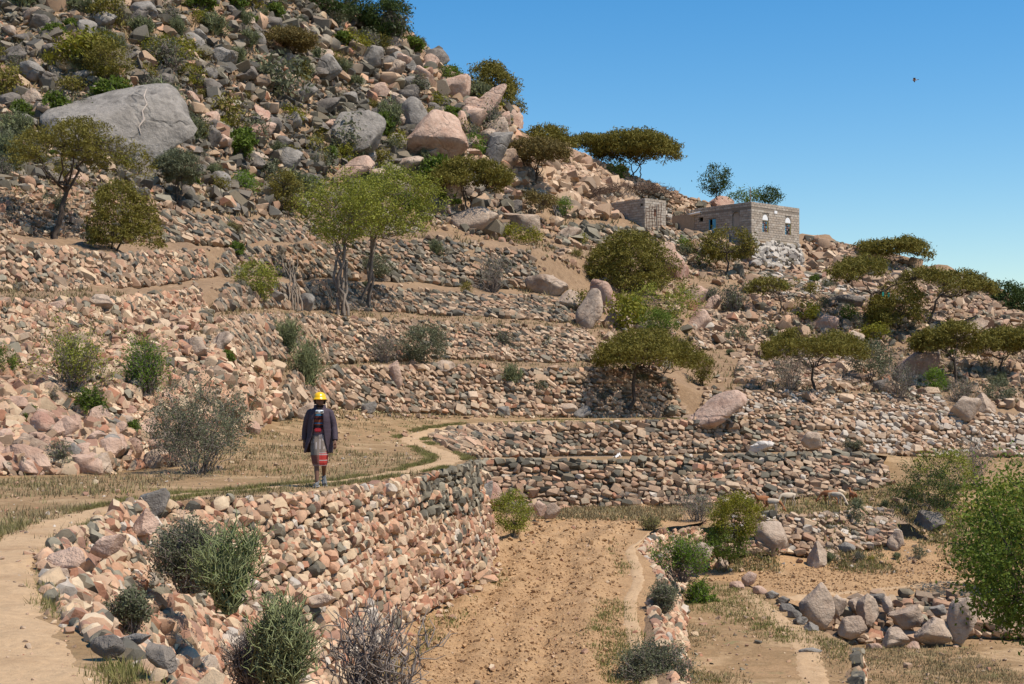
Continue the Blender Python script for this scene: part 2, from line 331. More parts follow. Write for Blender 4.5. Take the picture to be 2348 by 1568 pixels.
# ------------------------------------------------------------------ stone templates
def hull(rg, n, box):
    p = rg.normal(size=(n, 3)); p /= np.linalg.norm(p, axis=1)[:, None]
    p = np.sign(p)*np.abs(p)**box; p *= rg.uniform(.82, 1.0, (n, 1))
    bm = bmesh.new(); [bm.verts.new(x) for x in p.tolist()]
    r = bmesh.ops.convex_hull(bm, input=bm.verts)
    bmesh.ops.delete(bm, geom=[g_ for g_ in r['geom_interior'] if isinstance(g_, bmesh.types.BMVert)], context='VERTS')
    bmesh.ops.triangulate(bm, faces=bm.faces); bmesh.ops.recalc_face_normals(bm, faces=bm.faces)
    bm.verts.index_update(); V = np.array([v.co[:] for v in bm.verts]); T = np.array([[v.index for v in f.verts] for f in bm.faces]); bm.free()
    lo, hi = V.min(0), V.max(0); V = (V-(lo+hi)/2)/(hi-lo); return V, T
rg = np.random.default_rng(5)
TM = [hull(rg, int(rg.integers(17, 27)), rg.uniform(.5, .82)) for _ in range(28)]
def nstone(rg):
    bm = bmesh.new(); bmesh.ops.create_icosphere(bm, subdivisions=2, radius=1); V = np.array([v.co[:] for v in bm.verts]); T = np.array([[v.index for v in f.verts] for f in bm.faces]); bm.free()
    ax = np.array([[1,0,0],[-1,0,0],[0,1,0],[0,-1,0],[0,0,1],[0,0,-1]])+rg.normal(size=(6, 3))*.22; n = np.concatenate([ax, rg.normal(size=(7, 3))]); n /= np.linalg.norm(n, axis=1)[:, None]
    h = np.concatenate([rg.uniform(.5, .66, 6), rg.uniform(.55, .85, 7)]); d = np.maximum(V@n.T, 1e-3); r = np.concatenate([h/d, np.full((len(V), 1), 1.0)], 1); sh = rg.uniform(16, 34)
    r = -np.log(np.exp(-sh*np.minimum(r, 3)).sum(1))/sh; V = V*r[:, None]; V *= (1+.045*fbm(V*2.2+rg.uniform(0, 50, 3), 4, 3))[:, None]; lo, hi = V.min(0), V.max(0); return (V-(lo+hi)/2)/(hi-lo), T
TS0 = len(TM); TM += [hull(rg, int(rg.integers(9, 13)), rg.uniform(.5, .8)) for _ in range(16)]
NT0 = len(TM); TM += [nstone(rg) for _ in range(16)]
UNIT = {}
def unit(s, c):
    if (s, c) not in UNIT: UNIT[s, c] = mesh_np('stone', TM[s][0], TM[s][1], [CLS[CN[c]]], smooth=True, angle=30)
    return UNIT[s, c]
def eul(rx, ry, rz):      # batch euler -> matrices
    cx, sx, cy, sy, cz, sz = np.cos(rx), np.sin(rx), np.cos(ry), np.sin(ry), np.cos(rz), np.sin(rz)
    return np.stack([np.stack([cy*cz, sx*sy*cz-cx*sz, cx*sy*cz+sx*sz], -1), np.stack([cy*sz, sx*sy*sz+cx*cz, cx*sy*sz-sx*cz], -1), np.stack([-sy, sx*cy, cx*cy], -1)], -2)
def join(name, pos, R, sc, sh, cl, origin, parent=None, **kw):
    Vs, Ts, Ms, off = [], [], [], 0
    for s in np.unique(sh):
        k = np.where(sh == s)[0]; tv, tf = TM[s]
        V = np.einsum('nij,nkj->nki', R[k], tv[None]*sc[k][:, None])+(pos[k]-origin)[:, None]
        T = tf[None]+(np.arange(len(k))*len(tv))[:, None, None]+off
        Vs.append(V.reshape(-1, 3)); Ts.append(T.reshape(-1, 3)); Ms.append(np.repeat(cl[k], len(tf))); off += len(k)*len(tv)
    return link(name, mesh_np(name, np.concatenate(Vs), np.concatenate(Ts), [CLS[c] for c in CN], np.concatenate(Ms), smooth=True, angle=30), parent, None if parent else origin, **kw)
def place_single(name, mesh, pos, R, sc, parent=None, origin=(0, 0, 0), **kw):
    o = bpy.data.objects.new(name, mesh); C.objects.link(o)
    m = Matrix([list(r) for r in R]).to_4x4() @ Matrix.Diagonal((*sc, 1)); m.translation = Vector(pos)-Vector(origin)
    if parent is not None: o.parent = parent
    o.matrix_local = m
    for k, v in kw.items(): o[k] = v
    return o
def pickcls(weights, n, rg):
    ks = [CN.index(k) for k in weights]; p = np.array(list(weights.values()), float); return rg.choice(ks, n, p=p/p.sum())

NSING = 300
def wall(label, base, top, h, weights, seed, aspect=(.95, 2.1), nbig=0, big=(2, 3.5), name='dry_stone_wall', cat='stone wall', special=None, rough=1.0, core=True, capstone=None, group='dry stone terrace walls', proud=.30, cover=1.09, cull=None, outward=None, taper=(.04,.04), capdrop=-.1, nice=False):
    rg = np.random.default_rng(seed)
    base, top = np.array(base), np.array(top)
    n0 = len(base); ti = np.linspace(0, n0-1, 240); ix = np.arange(n0)
    B = np.stack([np.interp(ti, ix, base[:, k]) for k in range(3)], 1); T = np.stack([np.interp(ti, ix, top[:, k]) for k in range(3)], 1)
    f_ = np.linspace(0, 1, 240); tp = np.minimum(1, np.minimum(f_/max(taper[0], 1e-6)+.12, (1-f_)/max(taper[1], 1e-6)+.12))[:, None]; T = B+(T-B)*np.maximum(tp, .12)
    mid = (B+T)/2; s = np.concatenate([[0], np.cumsum(np.linalg.norm(np.diff(mid, axis=0), axis=1))]); L = s[-1]
    H = np.linalg.norm(T-B, axis=1)
    def at(S_, z):        # position and frame at arc length S_, height z up the face
        b = np.stack([np.interp(S_, s, B[:, k]) for k in range(3)], 1); t_ = np.stack([np.interp(S_, s, T[:, k]) for k in range(3)], 1)
        b2 = np.stack([np.interp(S_+.3, s, mid[:, k]) for k in range(3)], 1); b1 = np.stack([np.interp(S_-.3, s, mid[:, k]) for k in range(3)], 1)
        up = t_-b; Hh = np.linalg.norm(up, axis=1)[:, None]; up = up/Hh; tg = b2-b1; tg -= up*(tg*up).sum(1)[:, None]; tg /= np.linalg.norm(tg, axis=1)[:, None]+1e-9
        nn = np.cross(tg, up); c = np.array([0, 0, ZC])-b; fl = np.sign((nn*c).sum(1)); 
        if outward is not None: fl = nn@np.array(outward, float)
        if fl.mean() < 0: nn = -nn
        return b+up*z[:, None], tg, up, nn, Hh[:, 0]
    recs = []; bigs = []
    for _ in range(nbig):
        S_ = rg.uniform(.5, max(L-.5, .6)); Hs = np.interp(S_, s, H); sz = h*rg.uniform(*big); sz = min(sz, Hs*.8)
        z = rg.uniform(0, 1)**1.6*max(Hs-sz*.6, 0)+sz*.35
        if all(abs(S_-b[0]) > (sz+b[2])*.6 or abs(z-b[1]) > (sz+b[2])*.45 for b in bigs):
            bigs.append((S_, z, sz)); recs.append((S_, z, sz*rg.uniform(1.0, 1.7), sz, sz*.9))
    z = 0; k = 0; Hm = H.max()
    while z < Hm+h*.3:
        hr = h*rg.uniform(.8, 1.25); S_ = -rg.uniform(0, h)
        while S_ < L:
            hh = hr*rg.uniform(.75, 1.3)*rough**rg.uniform(-1, 1); w_ = hh*rg.uniform(*aspect); sc_ = S_+w_/2
            zz = z+hr/2+.4*hr*math.sin(sc_*.9+k)+rg.normal()*.1*hr
            if zz < np.interp(sc_, s, H)-capdrop*h and not any(abs(sc_-b[0]) < b[2]*.62 and abs(zz-b[1]) < b[2]*.45 for b in bigs):
                recs.append((min(max(sc_, 0), L), max(zz, 0), w_, hh, hh*rg.uniform(.8, 1.4)))
            S_ += w_
        z += hr; k += 1
    A = np.array(recs); pos, tg, up, nn, Hh = at(A[:, 0], A[:, 1]); n = len(A)
    pos = pos+nn*(A[:, 4]*proud+rg.normal(size=n)*.06*h)[:, None]
    Fm = np.stack([tg, -nn, up], -1); J = eul(rg.normal(size=n)*.12, rg.normal(size=n)*.15, rg.normal(size=n)*.12)
    flip = eul(rg.integers(0, 2, n)*math.pi, rg.integers(0, 2, n)*math.pi, np.zeros(n))
    R = Fm@J@flip; sc = np.stack([A[:, 2]*cover, A[:, 4]*1.15, A[:, 3]*(cover+.06)], 1)
    sh = rg.integers(0, TS0, n) if not nice else rg.integers(NT0, len(TM), n); cl = pickcls(weights, n, rg)
    if special is not None:
        for i in range(n):
            c = special(*px(pos[i]), A[i, 1]/Hh[i], rg)
            if c is not None: cl[i] = CN.index(c)
    if cull is not None:
        kp = np.array([not cull(*px(p_)) for p_ in pos]); pos, R, sc, sh, cl, A = pos[kp], R[kp], sc[kp], sh[kp], cl[kp], A[kp]; n = len(pos)
    org = mid[120].copy(); org[2] = B[120, 2]
    t_ = thing(name, label, cat, org, group); t_['kind'] = 'thing'
    vis = np.array([-60 < px(p_)[0] < 2400 and -60 < px(p_)[1] < 1630 for p_ in pos])
    size = np.sqrt(sc[:, 0]*sc[:, 2])/pos[:, 1]*np.where(vis, 1, .01); order = np.argsort(-size); top_ = order[:NSING]; rest = order[NSING:]
    if nice: sh[order[900:]] = rg.integers(0, TS0, max(0, n-900))
    for i in top_: place_single('stone', unit(int(sh[i]), int(cl[i])), pos[i], R[i], sc[i], t_, org)
    if len(rest): join('small_stones', pos[rest], R[rest], sc[rest], sh[rest], cl[rest], org, t_, kind='stuff')
    if core:      # earth and rubble packed behind the face
        bk = at(s, H*0)[3]*(h*.12); Vc = np.concatenate([B-bk*1-org, T-bk*1-org, T-bk*26-org+np.array([0, 0, -.02])]); m = len(B); i = np.arange(m-1)
        Fc = np.concatenate([np.stack([i, i+1, i+1+m, i+m], 1), np.stack([i+m, i+1+m, i+1+2*m, i+2*m], 1)])
        link('earth_core', mesh_np('earth_core', Vc, Fc, [M['soil']], smooth=False), t_); collide(Vc+org, [Fc.tolist()])
    return t_
def strip(i, u0, u1, n=14, j=None): 
    uu = np.linspace(u0, u1, n); return rowpts(i, uu), rowpts(i+1 if j is None else j, uu)

MIX = {'tan': .55, 'ochre': .12, 'grey': .13, 'dark': .10, 'pink': .10}
TANW = {'tan': .6, 'ochre': .22, 'grey': .12, 'pale': .06}
PINKW = {'pink': .82, 'grey': .07, 'tan': .08, 'pale': .05}
def w1special(u, v, t, rg):
    if 960 < u < 1095 and t > .68-.12*(u-960)/135: return 'grey' if rg.random() < .85 else 'pink'
    if u < 700 and rg.random() < .16: return 'grey' if rg.random() < .6 else 'tan'
cut = 8
wall('tall curved wall of pink stones below the path, grey patch at its top right', W1B[cut-1:], W1T[cut-1:], .130, PINKW, 1, nbig=12, big=(1.4, 2.2), special=w1special, aspect=(.8, 1.5), cover=1.17, rough=1.35, taper=(0, 0), capdrop=.35, nice=True)
wall('collapsed pink and grey rubble bank below the bend of the path, lower left', W1B[:cut], W1T[:cut], .115, {'pink': .66, 'grey': .16, 'tan': .12, 'pale': .06}, 2, nbig=60, big=(1.5, 2.6), name='rubble_bank', cat='rubble bank', aspect=(.8, 1.6), rough=1.6, cover=1.17, taper=(0, 0), nice=True)
wall('long low wall of mixed stones directly beneath the far footpath', W3B, W3T, .18, MIX, 3, nbig=24, big=(1.4, 2.3), special=lambda u, v, t, rg: ('pale' if rg.random() < .38 else 'tan' if rg.random() < .5 else 'ochre') if u > 1880 else None, rough=1.2)
wall('mixed stone wall behind the goats, edged with dark grey slabs along its top', W2B, W2T, .185, {'tan': .66, 'grey': .18, 'pink': .12, 'pale': .04}, 4, nbig=14, big=(1.3, 1.9), special=lambda u, v, t, rg: 'grey' if t > .86 and rg.random() < .75 else None, rough=1.2)
wall('short retaining wall of small tan stones under the goats', GWB, GWT, .155, {'tan': .75, 'pale': .1, 'pink': .1, 'grey': .05}, 5, nbig=8, big=(1.5, 2.2))
wall('pink stone wall along the right edge of the ploughed field', W4B, W4T, .16, PINKW, 6, nbig=8, big=(1.4, 2.2), rough=1.3, outward=(1, 0, 0), taper=(0, 0), nice=True)
wall('wall of huge rounded boulders packed with rubble, lower right', W5B, W5T, .19, {'tan': .8, 'grey': .1, 'pink': .1}, 7, nbig=3, big=(1.6, 2.2), rough=1.3)
W6b = [p*1.0 for p in W6T]; W6b = [p+np.array([.22, -.1, -1.0]) for p in W6b]
wall('narrow wall with slate-like grey cap stones rising from the bottom edge', W6b[3:], W6T[3:], .17, {'pink': .8, 'tan': .2}, 8, special=lambda u, v, t, rg: 'grey' if t > .8 else None, outward=(1, -.2, 0), taper=(0, 0))
b_, t_ = strip(0, 625, 1572); wall('lowest hill terrace wall, just behind the path bend', b_, t_, .185, MIX, 9, nbig=30, big=(1.4, 2.5), rough=1.15)
b_, t_ = strip(0, 1600, 2175); wall('neat tan and grey wall below the umbrella tree on the right', b_, t_, .17, {'tan': .44, 'ochre': .2, 'grey': .14, 'pale': .22}, 10, nbig=4)
b_, t_ = strip(2, 470, 1375); wall('second hill terrace wall from below, broad and long', b_, t_, .185, MIX, 12, nbig=16, big=(1.4, 2.2), rough=1.1)
b_, t_ = strip(4, 490, 1345); wall('third hill terrace wall, behind the propped branches', b_, t_, .21, {'tan': .52, 'grey': .2, 'dark': .28}, 13, nbig=8, big=(1.4, 2), rough=1.1)
b_, t_ = strip(4, -60, 470); wall('pinkish terrace wall at the left edge above the rubble slope', b_, t_, .17, {'pink': .5, 'tan': .38, 'grey': .12}, 14, aspect=(.7, 1.25), nbig=14, big=(1.4, 2.4), rough=1.3)
b_, t_ = strip(6, -40, 480); wall('left terrace wall under the big umbrella tree', b_, t_, .19, {'pink': .25, 'tan': .5, 'grey': .18, 'dark': .07}, 15, aspect=(.7, 1.3), nbig=20, big=(1.4, 2.3), rough=1.2)
b_, t_ = strip(6, 490, 1240); wall('fourth hill terrace wall from below, dark and coarse', b_, t_, .23, {'tan': .48, 'grey': .22, 'dark': .30}, 16, nbig=12, big=(1.4, 2.2), rough=1.15)
b_, t_ = strip(8, 190, 980); wall('uppermost grey terrace wall at the foot of the boulder slope', b_, t_, .25, {'grey': .38, 'dark': .22, 'tan': .40}, 17, nbig=14, big=(1.4, 2.2), rough=1.2)
b_, t_ = strip(2, 1690, 1965); wall('tan wall behind the trunk of the wide umbrella tree on the right', b_, t_, .23, TANW, 18, nbig=6)
b_, t_ = strip(4, 1585, 1760); wall('small pale wall below the bare earth slope under the house', b_, t_, .23, TANW, 19, nbig=4)
b_, t_ = strip(8, 1470, 1722); wall('grey retaining wall below the yard of the block house', b_, t_, .30, {'grey': .62, 'tan': .28, 'pale': .1}, 20, nbig=8, big=(1.3, 2))
b_, t_ = strip(8, 1842, 2010, j=10); wall('tan dry stone wall on the skyline right of the block house', b_, t_, .28, {'tan': .7, 'ochre': .2, 'grey': .1}, 21, nbig=8, big=(1.3, 2))
b_, t_ = strip(10, 1235, 1640); wall('ochre stone slope wall climbing to the skyline under the twin acacias', b_, t_, .29, {'ochre': .72, 'tan': .28}, 22, nbig=30, big=(1.3, 2.4), rough=1.3, taper=(.3, .05))
b_, t_ = strip(8, 1285, 1480); wall('heap-like wall of blue-grey stones left of the small block hut', b_, t_, .30, {'grey': .85, 'tan': .15}, 23, nbig=6, rough=1.4, special=lambda u, v, t, rg: 'tan' if t < .3 and rg.random() < .6 else None)
b_, t_ = strip(6, 1740, 2010); wall('loose grey and tan wall on the slope below the white plinth', b_, t_, .27, {'tan': .5, 'grey': .3, 'pale': .2}, 24, nbig=8, rough=1.3)
build_bvh()

# ------------------------------------------------------------------ boulders
def bmat(nm, a, b, c, crack=True):
    m = mat('boulder_'+nm, ramp=[a, b, c, b, a], nscale=.7, namt=.3, bump=.9, bscale=3.2, bdist=.16, fine=4, patch=[(tuple(x*.55 for x in a), 1.1, .60), (tuple(min(1, x*1.25) for x in c), .8, .63)])
    t = m.node_tree; N = t.nodes; L = t.links; g = N.new('ShaderNodeNewGeometry'); no = N.new('ShaderNodeTexNoise'); no.inputs['Scale'].default_value = .9; L.new(g.outputs['Position'], no.inputs['Vector'])
    va = N.new('ShaderNodeMixRGB'); va.inputs[0].default_value = .62; L.new(g.outputs['Position'], va.inputs[1]); L.new(no.outputs['Color'], va.inputs[2])
    vo = N.new('ShaderNodeTexVoronoi'); vo.feature = 'DISTANCE_TO_EDGE'; vo.inputs['Scale'].default_value = .42; L.new(va.outputs[0], vo.inputs['Vector'])
    mr = N.new('ShaderNodeMapRange'); mr.inputs['From Max'].default_value = .02; L.new(vo.outputs['Distance'], mr.inputs['Value'])
    b2 = N.new('ShaderNodeBump'); b2.inputs['Strength'].default_value = .7; b2.inputs['Distance'].default_value = .08; L.new(mr.outputs[0], b2.inputs['Height'])
    p = N['Principled BSDF']; old = p.inputs['Normal'].links[0].from_socket; L.new(old, b2.inputs['Normal']); L.new(b2.outputs[0], p.inputs['Normal'])
    return m
BM = {'pink': bmat('pink', (.30,.18,.125), (.41,.265,.19), (.48,.335,.25)), 'tan': bmat('tan', (.24,.165,.115), (.345,.25,.18), (.43,.33,.245)),
      'grey': bmat('grey', (.135,.118,.10), (.20,.178,.152), (.27,.24,.205)), 'dark': bmat('dark', (.08,.07,.06), (.13,.112,.095), (.19,.162,.135)),
      'red': bmat('red', (.26,.14,.10), (.37,.21,.15), (.45,.30,.22))}
def boulder_tm(rg, sub, npl, sharp=14, namp=.05, sq=1):
    bm = bmesh.new(); bmesh.ops.create_icosphere(bm, subdivisions=sub, radius=1); V = np.array([v.co[:] for v in bm.verts]); T = np.array([[v.index for v in f.verts] for f in bm.faces]); bm.free()
    n = rg.normal(size=(npl, 3)); n /= np.linalg.norm(n, axis=1)[:, None]; h = rg.uniform(.42, .92, npl)
    d = np.maximum(V@n.T, 1e-3); r = np.concatenate([h[None]/d, np.full((len(V), 1), 1.05)], 1)
    r = -np.log(np.exp(-sharp*np.minimum(r, 3)).sum(1))/sharp
    V = V*r[:, None]; o = rg.uniform(0, 50, 3)
    V *= (1+namp*fbm(V*1.6+o, 5, 3))[:, None]
    lo, hi = V.min(0), V.max(0); return (V-(lo+hi)/2)/(hi-lo), T
rg = np.random.default_rng(21)
BT = [boulder_tm(rg, 4, 13, 42, .07) for _ in range(8)]      # angular
BR = [boulder_tm(rg, 4, 9, 16, .075) for _ in range(6)]       # rounded
BL = [boulder_tm(rg, 3, int(rg.integers(12, 18)), 40, .05) for _ in range(14)]
BC = {}
def bunit(kind, i, c):
    k = (kind, i, c)
    if k not in BC:
        V, T = {'a': BT, 'r': BR, 'l': BL}[kind][i]; BC[k] = mesh_np('boulder', V, T, [BM[c]], smooth=True, angle=38)
    return BC[k]
def boulder(u, v, wp, hp, c, label, kind='a', rot=0, Y=None, depth=.8, group=None, sink=.12, seed=None, back=.25, tilt=0):
    n = None
    if Y is None:
        h, n = ray(u, v)
        if h is None: return
        p = np.array(h)
    else: p = P(u, v, Y)
    Y = p[1]; k = Y/F; W, H = wp*k, hp*k; rg = np.random.default_rng(seed if seed is not None else int(u*7+v*13))
    if back == .25 and kind != 'x' and n is not None and n.z < .72: back = -.12
    D = depth*math.sqrt(W*H); pos = p+np.array([0, D*back, H*(.5-sink)])
    i = int(rg.integers(0, len({'a': BT, 'r': BR}[kind])))
    Rm = np.array(Matrix.Rotation(math.radians(-tilt), 3, 'X') @ Matrix.Rotation(math.radians(-rot), 3, 'Y'))
    o = place_single('boulder', bunit(kind, i, c), pos, Rm, (W*1.04, D, H*1.12), label=label, category='boulder')
    if group: o['group'] = group
    return o
BIG = [
 (275,330,335,165,'grey','huge flat grey slab with a thin white vein on the upper left slope','a',8,.8),
 (1000,358,150,110,'pink','big pink dome of granite high on the ridge, below the leaning slabs','r',-8,.8),
 (815,345,145,100,'grey','grey sloping slab with pale vein in the middle of the upper slope','a',28,.7),
 (808,415,105,58,'pink','rounded pink outcrop just above the light green multi-stemmed tree','r',10,.9),
 (1100,275,170,46,'pink','long pink slab leaning along the ridge line beneath the crest acacia','a',48,.6),
 (1035,232,110,60,'pink','blocky pink slab at the top of the ridge','a',38,.7),
 (1075,268,75,46,'pink','short pink block wedged below the long leaning slab','a',30,.8),
 (1140,330,80,60,'tan','tan slab standing on edge near the end of the ridge','a',62,.6),
 (1130,400,50,120,'grey','tall grey slab leaning below the ridge end','a',-28,.6),
 (1010,480,130,70,'tan','smooth tan slab sloping behind the dark low acacia','a',35,.6),
 (1085,530,115,62,'tan','tan boulder with shadow in front of the low acacia trunk','a',5,.8),
 (1195,535,90,55,'tan','cracked tan boulder right of the one by the low acacia','a',-12,.8),
 (1165,385,45,50,'tan','upright tan block beside the bright green ridge shrub','a',-20,.8),
 (1300,552,70,34,'tan','flat tan rock below the grey stone heap','a',15,.8),
 (1252,675,100,50,'tan','pointed tan boulder standing alone on the terrace left of the tall brown one','a',-5,.8),
 (1352,752,62,100,'tan','tall smooth brown boulder with a rounded shoulder over the terrace end','r',0,.9),
 (1305,712,70,52,'tan','low tan slab leaning against the tall smooth brown boulder','r',-15,.9),
 (1382,700,50,72,'red','dark reddish slab tilted behind the tall smooth brown boulder','a',45,.6),
 (1420,752,66,50,'tan','split tan rock right of the tall smooth brown boulder','a',-10,.8),
 (1518,600,72,50,'pink','rounded pink boulder, upper one of the pair below the yard wall','r',0,.9),
 (1545,640,66,76,'red','reddish rounded boulder, lower one of the pair below the yard wall','r',20,.9),
 (1590,705,84,42,'pink','long pink boulder sliding down the earth slope','r',38,.8),
 (1635,708,50,30,'pink','small pink boulder at the foot of the earth slope','r',30,.8),
 (1604,760,62,52,'pink','pinkish boulder behind the light green leafy tree','r',20,.9),
 (1678,713,52,26,'tan','low brown rock on the bare earth slope','a',10,.8),
 (1640,966,152,62,'pink','broad pinkish slab lying at the right end of the lowest hill wall','r',20,.9),
 (1773,1270,78,78,'tan','big smooth grey-pink boulder built into the wall under the goats','r',0,.8),
 (1878,1300,42,62,'tan','pale pointed rock jutting below the goat wall','a',-12,.8),
 (2055,1260,36,48,'tan','pale boulder at the right end of the goat wall','r',0,.8),
 (2016,1205,44,24,'tan','blocky rock on top of the right end of the goat wall','a',8,.8),
 (2002,1236,42,28,'dark','dark rock tucked below the blocky one at the goat wall end','a',15,.8),
 (1940,1268,46,26,'grey','flat dark grey rock at the foot of the goat wall','a',-10,.8),
 (2112,868,108,66,'red','big reddish brown boulder under the right acacias','a',25,.7),
 (2022,900,36,36,'dark','round dark boulder beside the grey brush on the right slope','r',0,.9),
 (1960,800,52,46,'tan','tan rock above the umbrella tree crown, right','a',15,.8),
 (1895,762,66,44,'red','brown boulder with dark underside below the tall flat acacia','a',18,.7),
 (1940,706,96,34,'dark','wide dark overhanging rock left of the tall flat acacia trunk','a',5,.8),
 (2212,955,76,52,'tan','brownish slab at the upper right end of the neat wall','a',20,.8),
 (2260,945,60,44,'tan','striped tan slab next to the brownish one, far right','a',-22,.8),
 (2215,780,120,40,'tan','long tan rock ridge below the leaning acacia','a',35,.7),
 (1655,478,58,34,'red','brown pointed boulder behind the low roof','a',10,.8),
 (1342,445,28,28,'ochre','',None,0,0),
 (228,708,70,36,'tan','low pale boulder on the left grassy terrace','r',0,.8),
 (125,712,44,26,'pink','small orange-pink boulder left of the low pale one','r',0,.8),
 (498,805,76,44,'tan','smooth tan boulder at the end of the left terrace','r',18,.8),
 (448,822,54,56,'tan','brown slab leaning on the smooth tan boulder','a',-25,.8),
 (410,798,44,22,'dark','dark grey oval stone beside the brown leaning slab','r',0,.8),
 (405,765,52,22,'red','reddish flat rock on top of the dark oval stone','a',6,.8),
 (590,982,74,76,'pink','rounded purple-pink boulder right of the big twiggy shrub','r',15,.8),
 (662,955,72,42,'tan','pale oval boulder at the foot of the lowest terrace wall','r',0,.9),
 (702,962,52,46,'tan','brown boulder just behind the walking man','r',-10,.9),
 (845,948,34,30,'grey','round blue-grey boulder right of the walking man','r',0,.8),
 (905,885,32,62,'pink','upright pointed pinkish stone set in the terrace wall','a',8,.6),
 (938,878,40,30,'pale','',None,0,0),
 (1018,850,50,28,'tan','flat-sided brown boulder at the foot of the second terrace wall','a',4,.8),
 (1120,870,0,0,'tan','',None,0,0),
 (1148,952,42,24,'grey','dark grey pointed rock on the bank behind the path','a',-8,.8),
 (1298,945,56,22,'tan','long pale rock lying at the foot of the lowest hill wall','r',0,.8),
 (1335,958,40,30,'grey','rounded grey rock left of the shaded tree trunk','r',0,.8),
 (700,712,44,44,'grey','flat grey slab leaning on the wall by the bundle of poles','a',10,.5),
 (628,690,52,30,'dark','dark overhanging rock below the olive bush','a',-5,.8),
 (512,148,62,40,'grey','grey block with a flat top between the yellow-green shrubs, upper slope','a',6,.8),(75,182,62,42,'grey','pale grey boulder left of the huge slab','a',-10,.8),(165,160,92,36,'dark','dark overhanging slab just above the left end of the huge slab','a',-6,.8),
 (182,182,80,24,'grey','flat grey slab lying on the upper left edge of the huge slab','a',5,.8),(735,140,60,36,'tan','tan boulder below the brown upper acacia','a',12,.8),(745,182,72,56,'grey','large grey boulder in the middle of the upper slope','r',20,.8),(852,150,64,46,'grey','grey boulder face right of the brown upper acacia','a',25,.7),
 (692,232,78,30,'grey','long grey slab tilted down to the right in the upper slope','a',30,.7),(742,262,90,34,'dark','dark long slab just below the tilted grey one','a',28,.7),(597,282,46,44,'red','squarish brown block in the middle of the slope','a',0,.8),(584,322,38,40,'red','round striped brown stone under the squarish brown block','r',0,.8),
 (482,218,56,40,'dark','dark cube-shaped rock right of the huge slab','a',4,.8),(490,332,40,46,'dark','upright dark block right of the huge slab foot','a',0,.8),(540,345,62,40,'dark','low dark rocks right of the upright dark block','a',-8,.8),(655,392,86,58,'grey','grey triangular boulder above the light green trees','a',18,.7),
 (430,352,66,28,'dark','dark flat rock in shade below the huge slab','a',0,.8),(850,425,70,40,'tan','tan smooth rock beside the rounded pink outcrop','a',20,.7),(925,400,100,38,'tan','long tan slab running down to the dark flat acacia','a',18,.7),(945,300,70,86,'grey','tall grey cliff block left of the big pink dome','a',-6,.7),
 (1015,180,46,30,'tan','tan rock on the ridge beneath the round crest tree','a',20,.8),(905,170,54,34,'tan','tan block on the ridge left of the ridge shrubs','a',10,.8),(1150,300,70,34,'pink','pink slab at the very end of the ridge','a',50,.6),(1118,345,60,50,'tan','tan block under the long leaning ridge slab','a',40,.7),(25,150,60,50,'dark','dark boulder near the left edge of the upper slope','r',0,.8),
 (240,60,60,34,'grey','grey rock near the top edge, left','a',10,.8),(330,40,60,40,'grey','grey boulder near the top edge, middle of the upper slope','r',5,.8),(560,60,50,34,'tan','tan boulder near the top edge right of the grey ones','a',0,.8),
 (40,1075,110,62,'pink','largest pink boulder at the foot of the left rubble slope','a',12,.8),
 (80,1000,76,62,'red','brown-pink block above the largest pink boulder','a',-18,.8),
 (150,1010,62,60,'pink','rough purple-pink boulder in the left rubble slope','a',10,.8),
 (30,945,80,40,'pink','rounded pink boulder at the left edge of the frame','r',0,.8),
 (222,980,56,56,'pink','pale pink slab-sided boulder left of the twiggy shrub','a',-20,.8),
 (262,1040,44,30,'tan','pale yellowish boulder at the right foot of the rubble slope','a',0,.8),
 (265,995,50,30,'pink','small rounded pink boulder above the yellowish one','r',5,.8),
 (85,1030,38,30,'pink','oval pink boulder beside the largest one','r',20,.8),
 (290,950,46,26,'red','dark pink stone in the hollow under the bright green bush','a',0,.8),
 (385,945,24,60,'pink','thin upright pink stone behind the twiggy shrub','a',5,.7),
 (180,1085,70,50,'pink','pink and white boulder at the bottom edge of the left rubble slope','a',-14,.8),
 (115,900,60,24,'pink','long flat pink boulder above the left boulders','a',4,.8),
]
for u, v, wp, hp, c, lab, kd, rot, dp in BIG:
    if kd: boulder(u, v, wp*(1.02 if wp > 300 else 1), hp*(1.65 if wp > 300 else 1), c, lab, 'r' if wp > 300 else kd, rot, depth=dp if wp < 300 else .42, tilt=46 if wp > 300 else 0, sink=.12 if wp < 300 else .38, seed=5 if wp > 300 else None)
W5L = [(1875,1440,78,92,'tan','r',25,'pale pink boulder, leftmost in the boulder wall'),(1920,1408,44,44,'tan','a',10,'small squarish rock in the top row of the boulder wall, left'),(1955,1465,58,54,'tan','a',-20,'tan boulder in the bottom row left of the yellow stained one'),
 (1990,1435,50,72,'tan','a',0,'upright block with a yellow stain in the boulder wall'),(2035,1412,26,42,'tan','r',0,'narrow upright stone right of the yellow stained block'),(2048,1490,66,50,'tan','r',10,'rounded boulder at the bottom middle of the boulder wall'),
 (2008,1500,52,26,'pink','a',-15,'flat pinkish rock at the bottom of the boulder wall'),(2078,1440,72,46,'tan','a',12,'wide boulder with a pointed underside in the boulder wall'),(2140,1478,84,60,'tan','r',-14,'boulder with a dark hollow, beside the tallest one'),
 (2202,1475,66,104,'tan','a',-18,'tallest grey-brown boulder near the right end of the boulder wall'),(2090,1502,36,30,'pink','r',0,'small pinkish boulder below the wide one'),(2150,1412,36,24,'grey','a',8,'grey rock in the top row next to the tallest boulder'),
 (1965,1400,40,30,'tan','a',0,'brown rock in the top row of the boulder wall'),(2010,1385,40,24,'dark','a',0,'dark rock on the top edge of the boulder wall')]
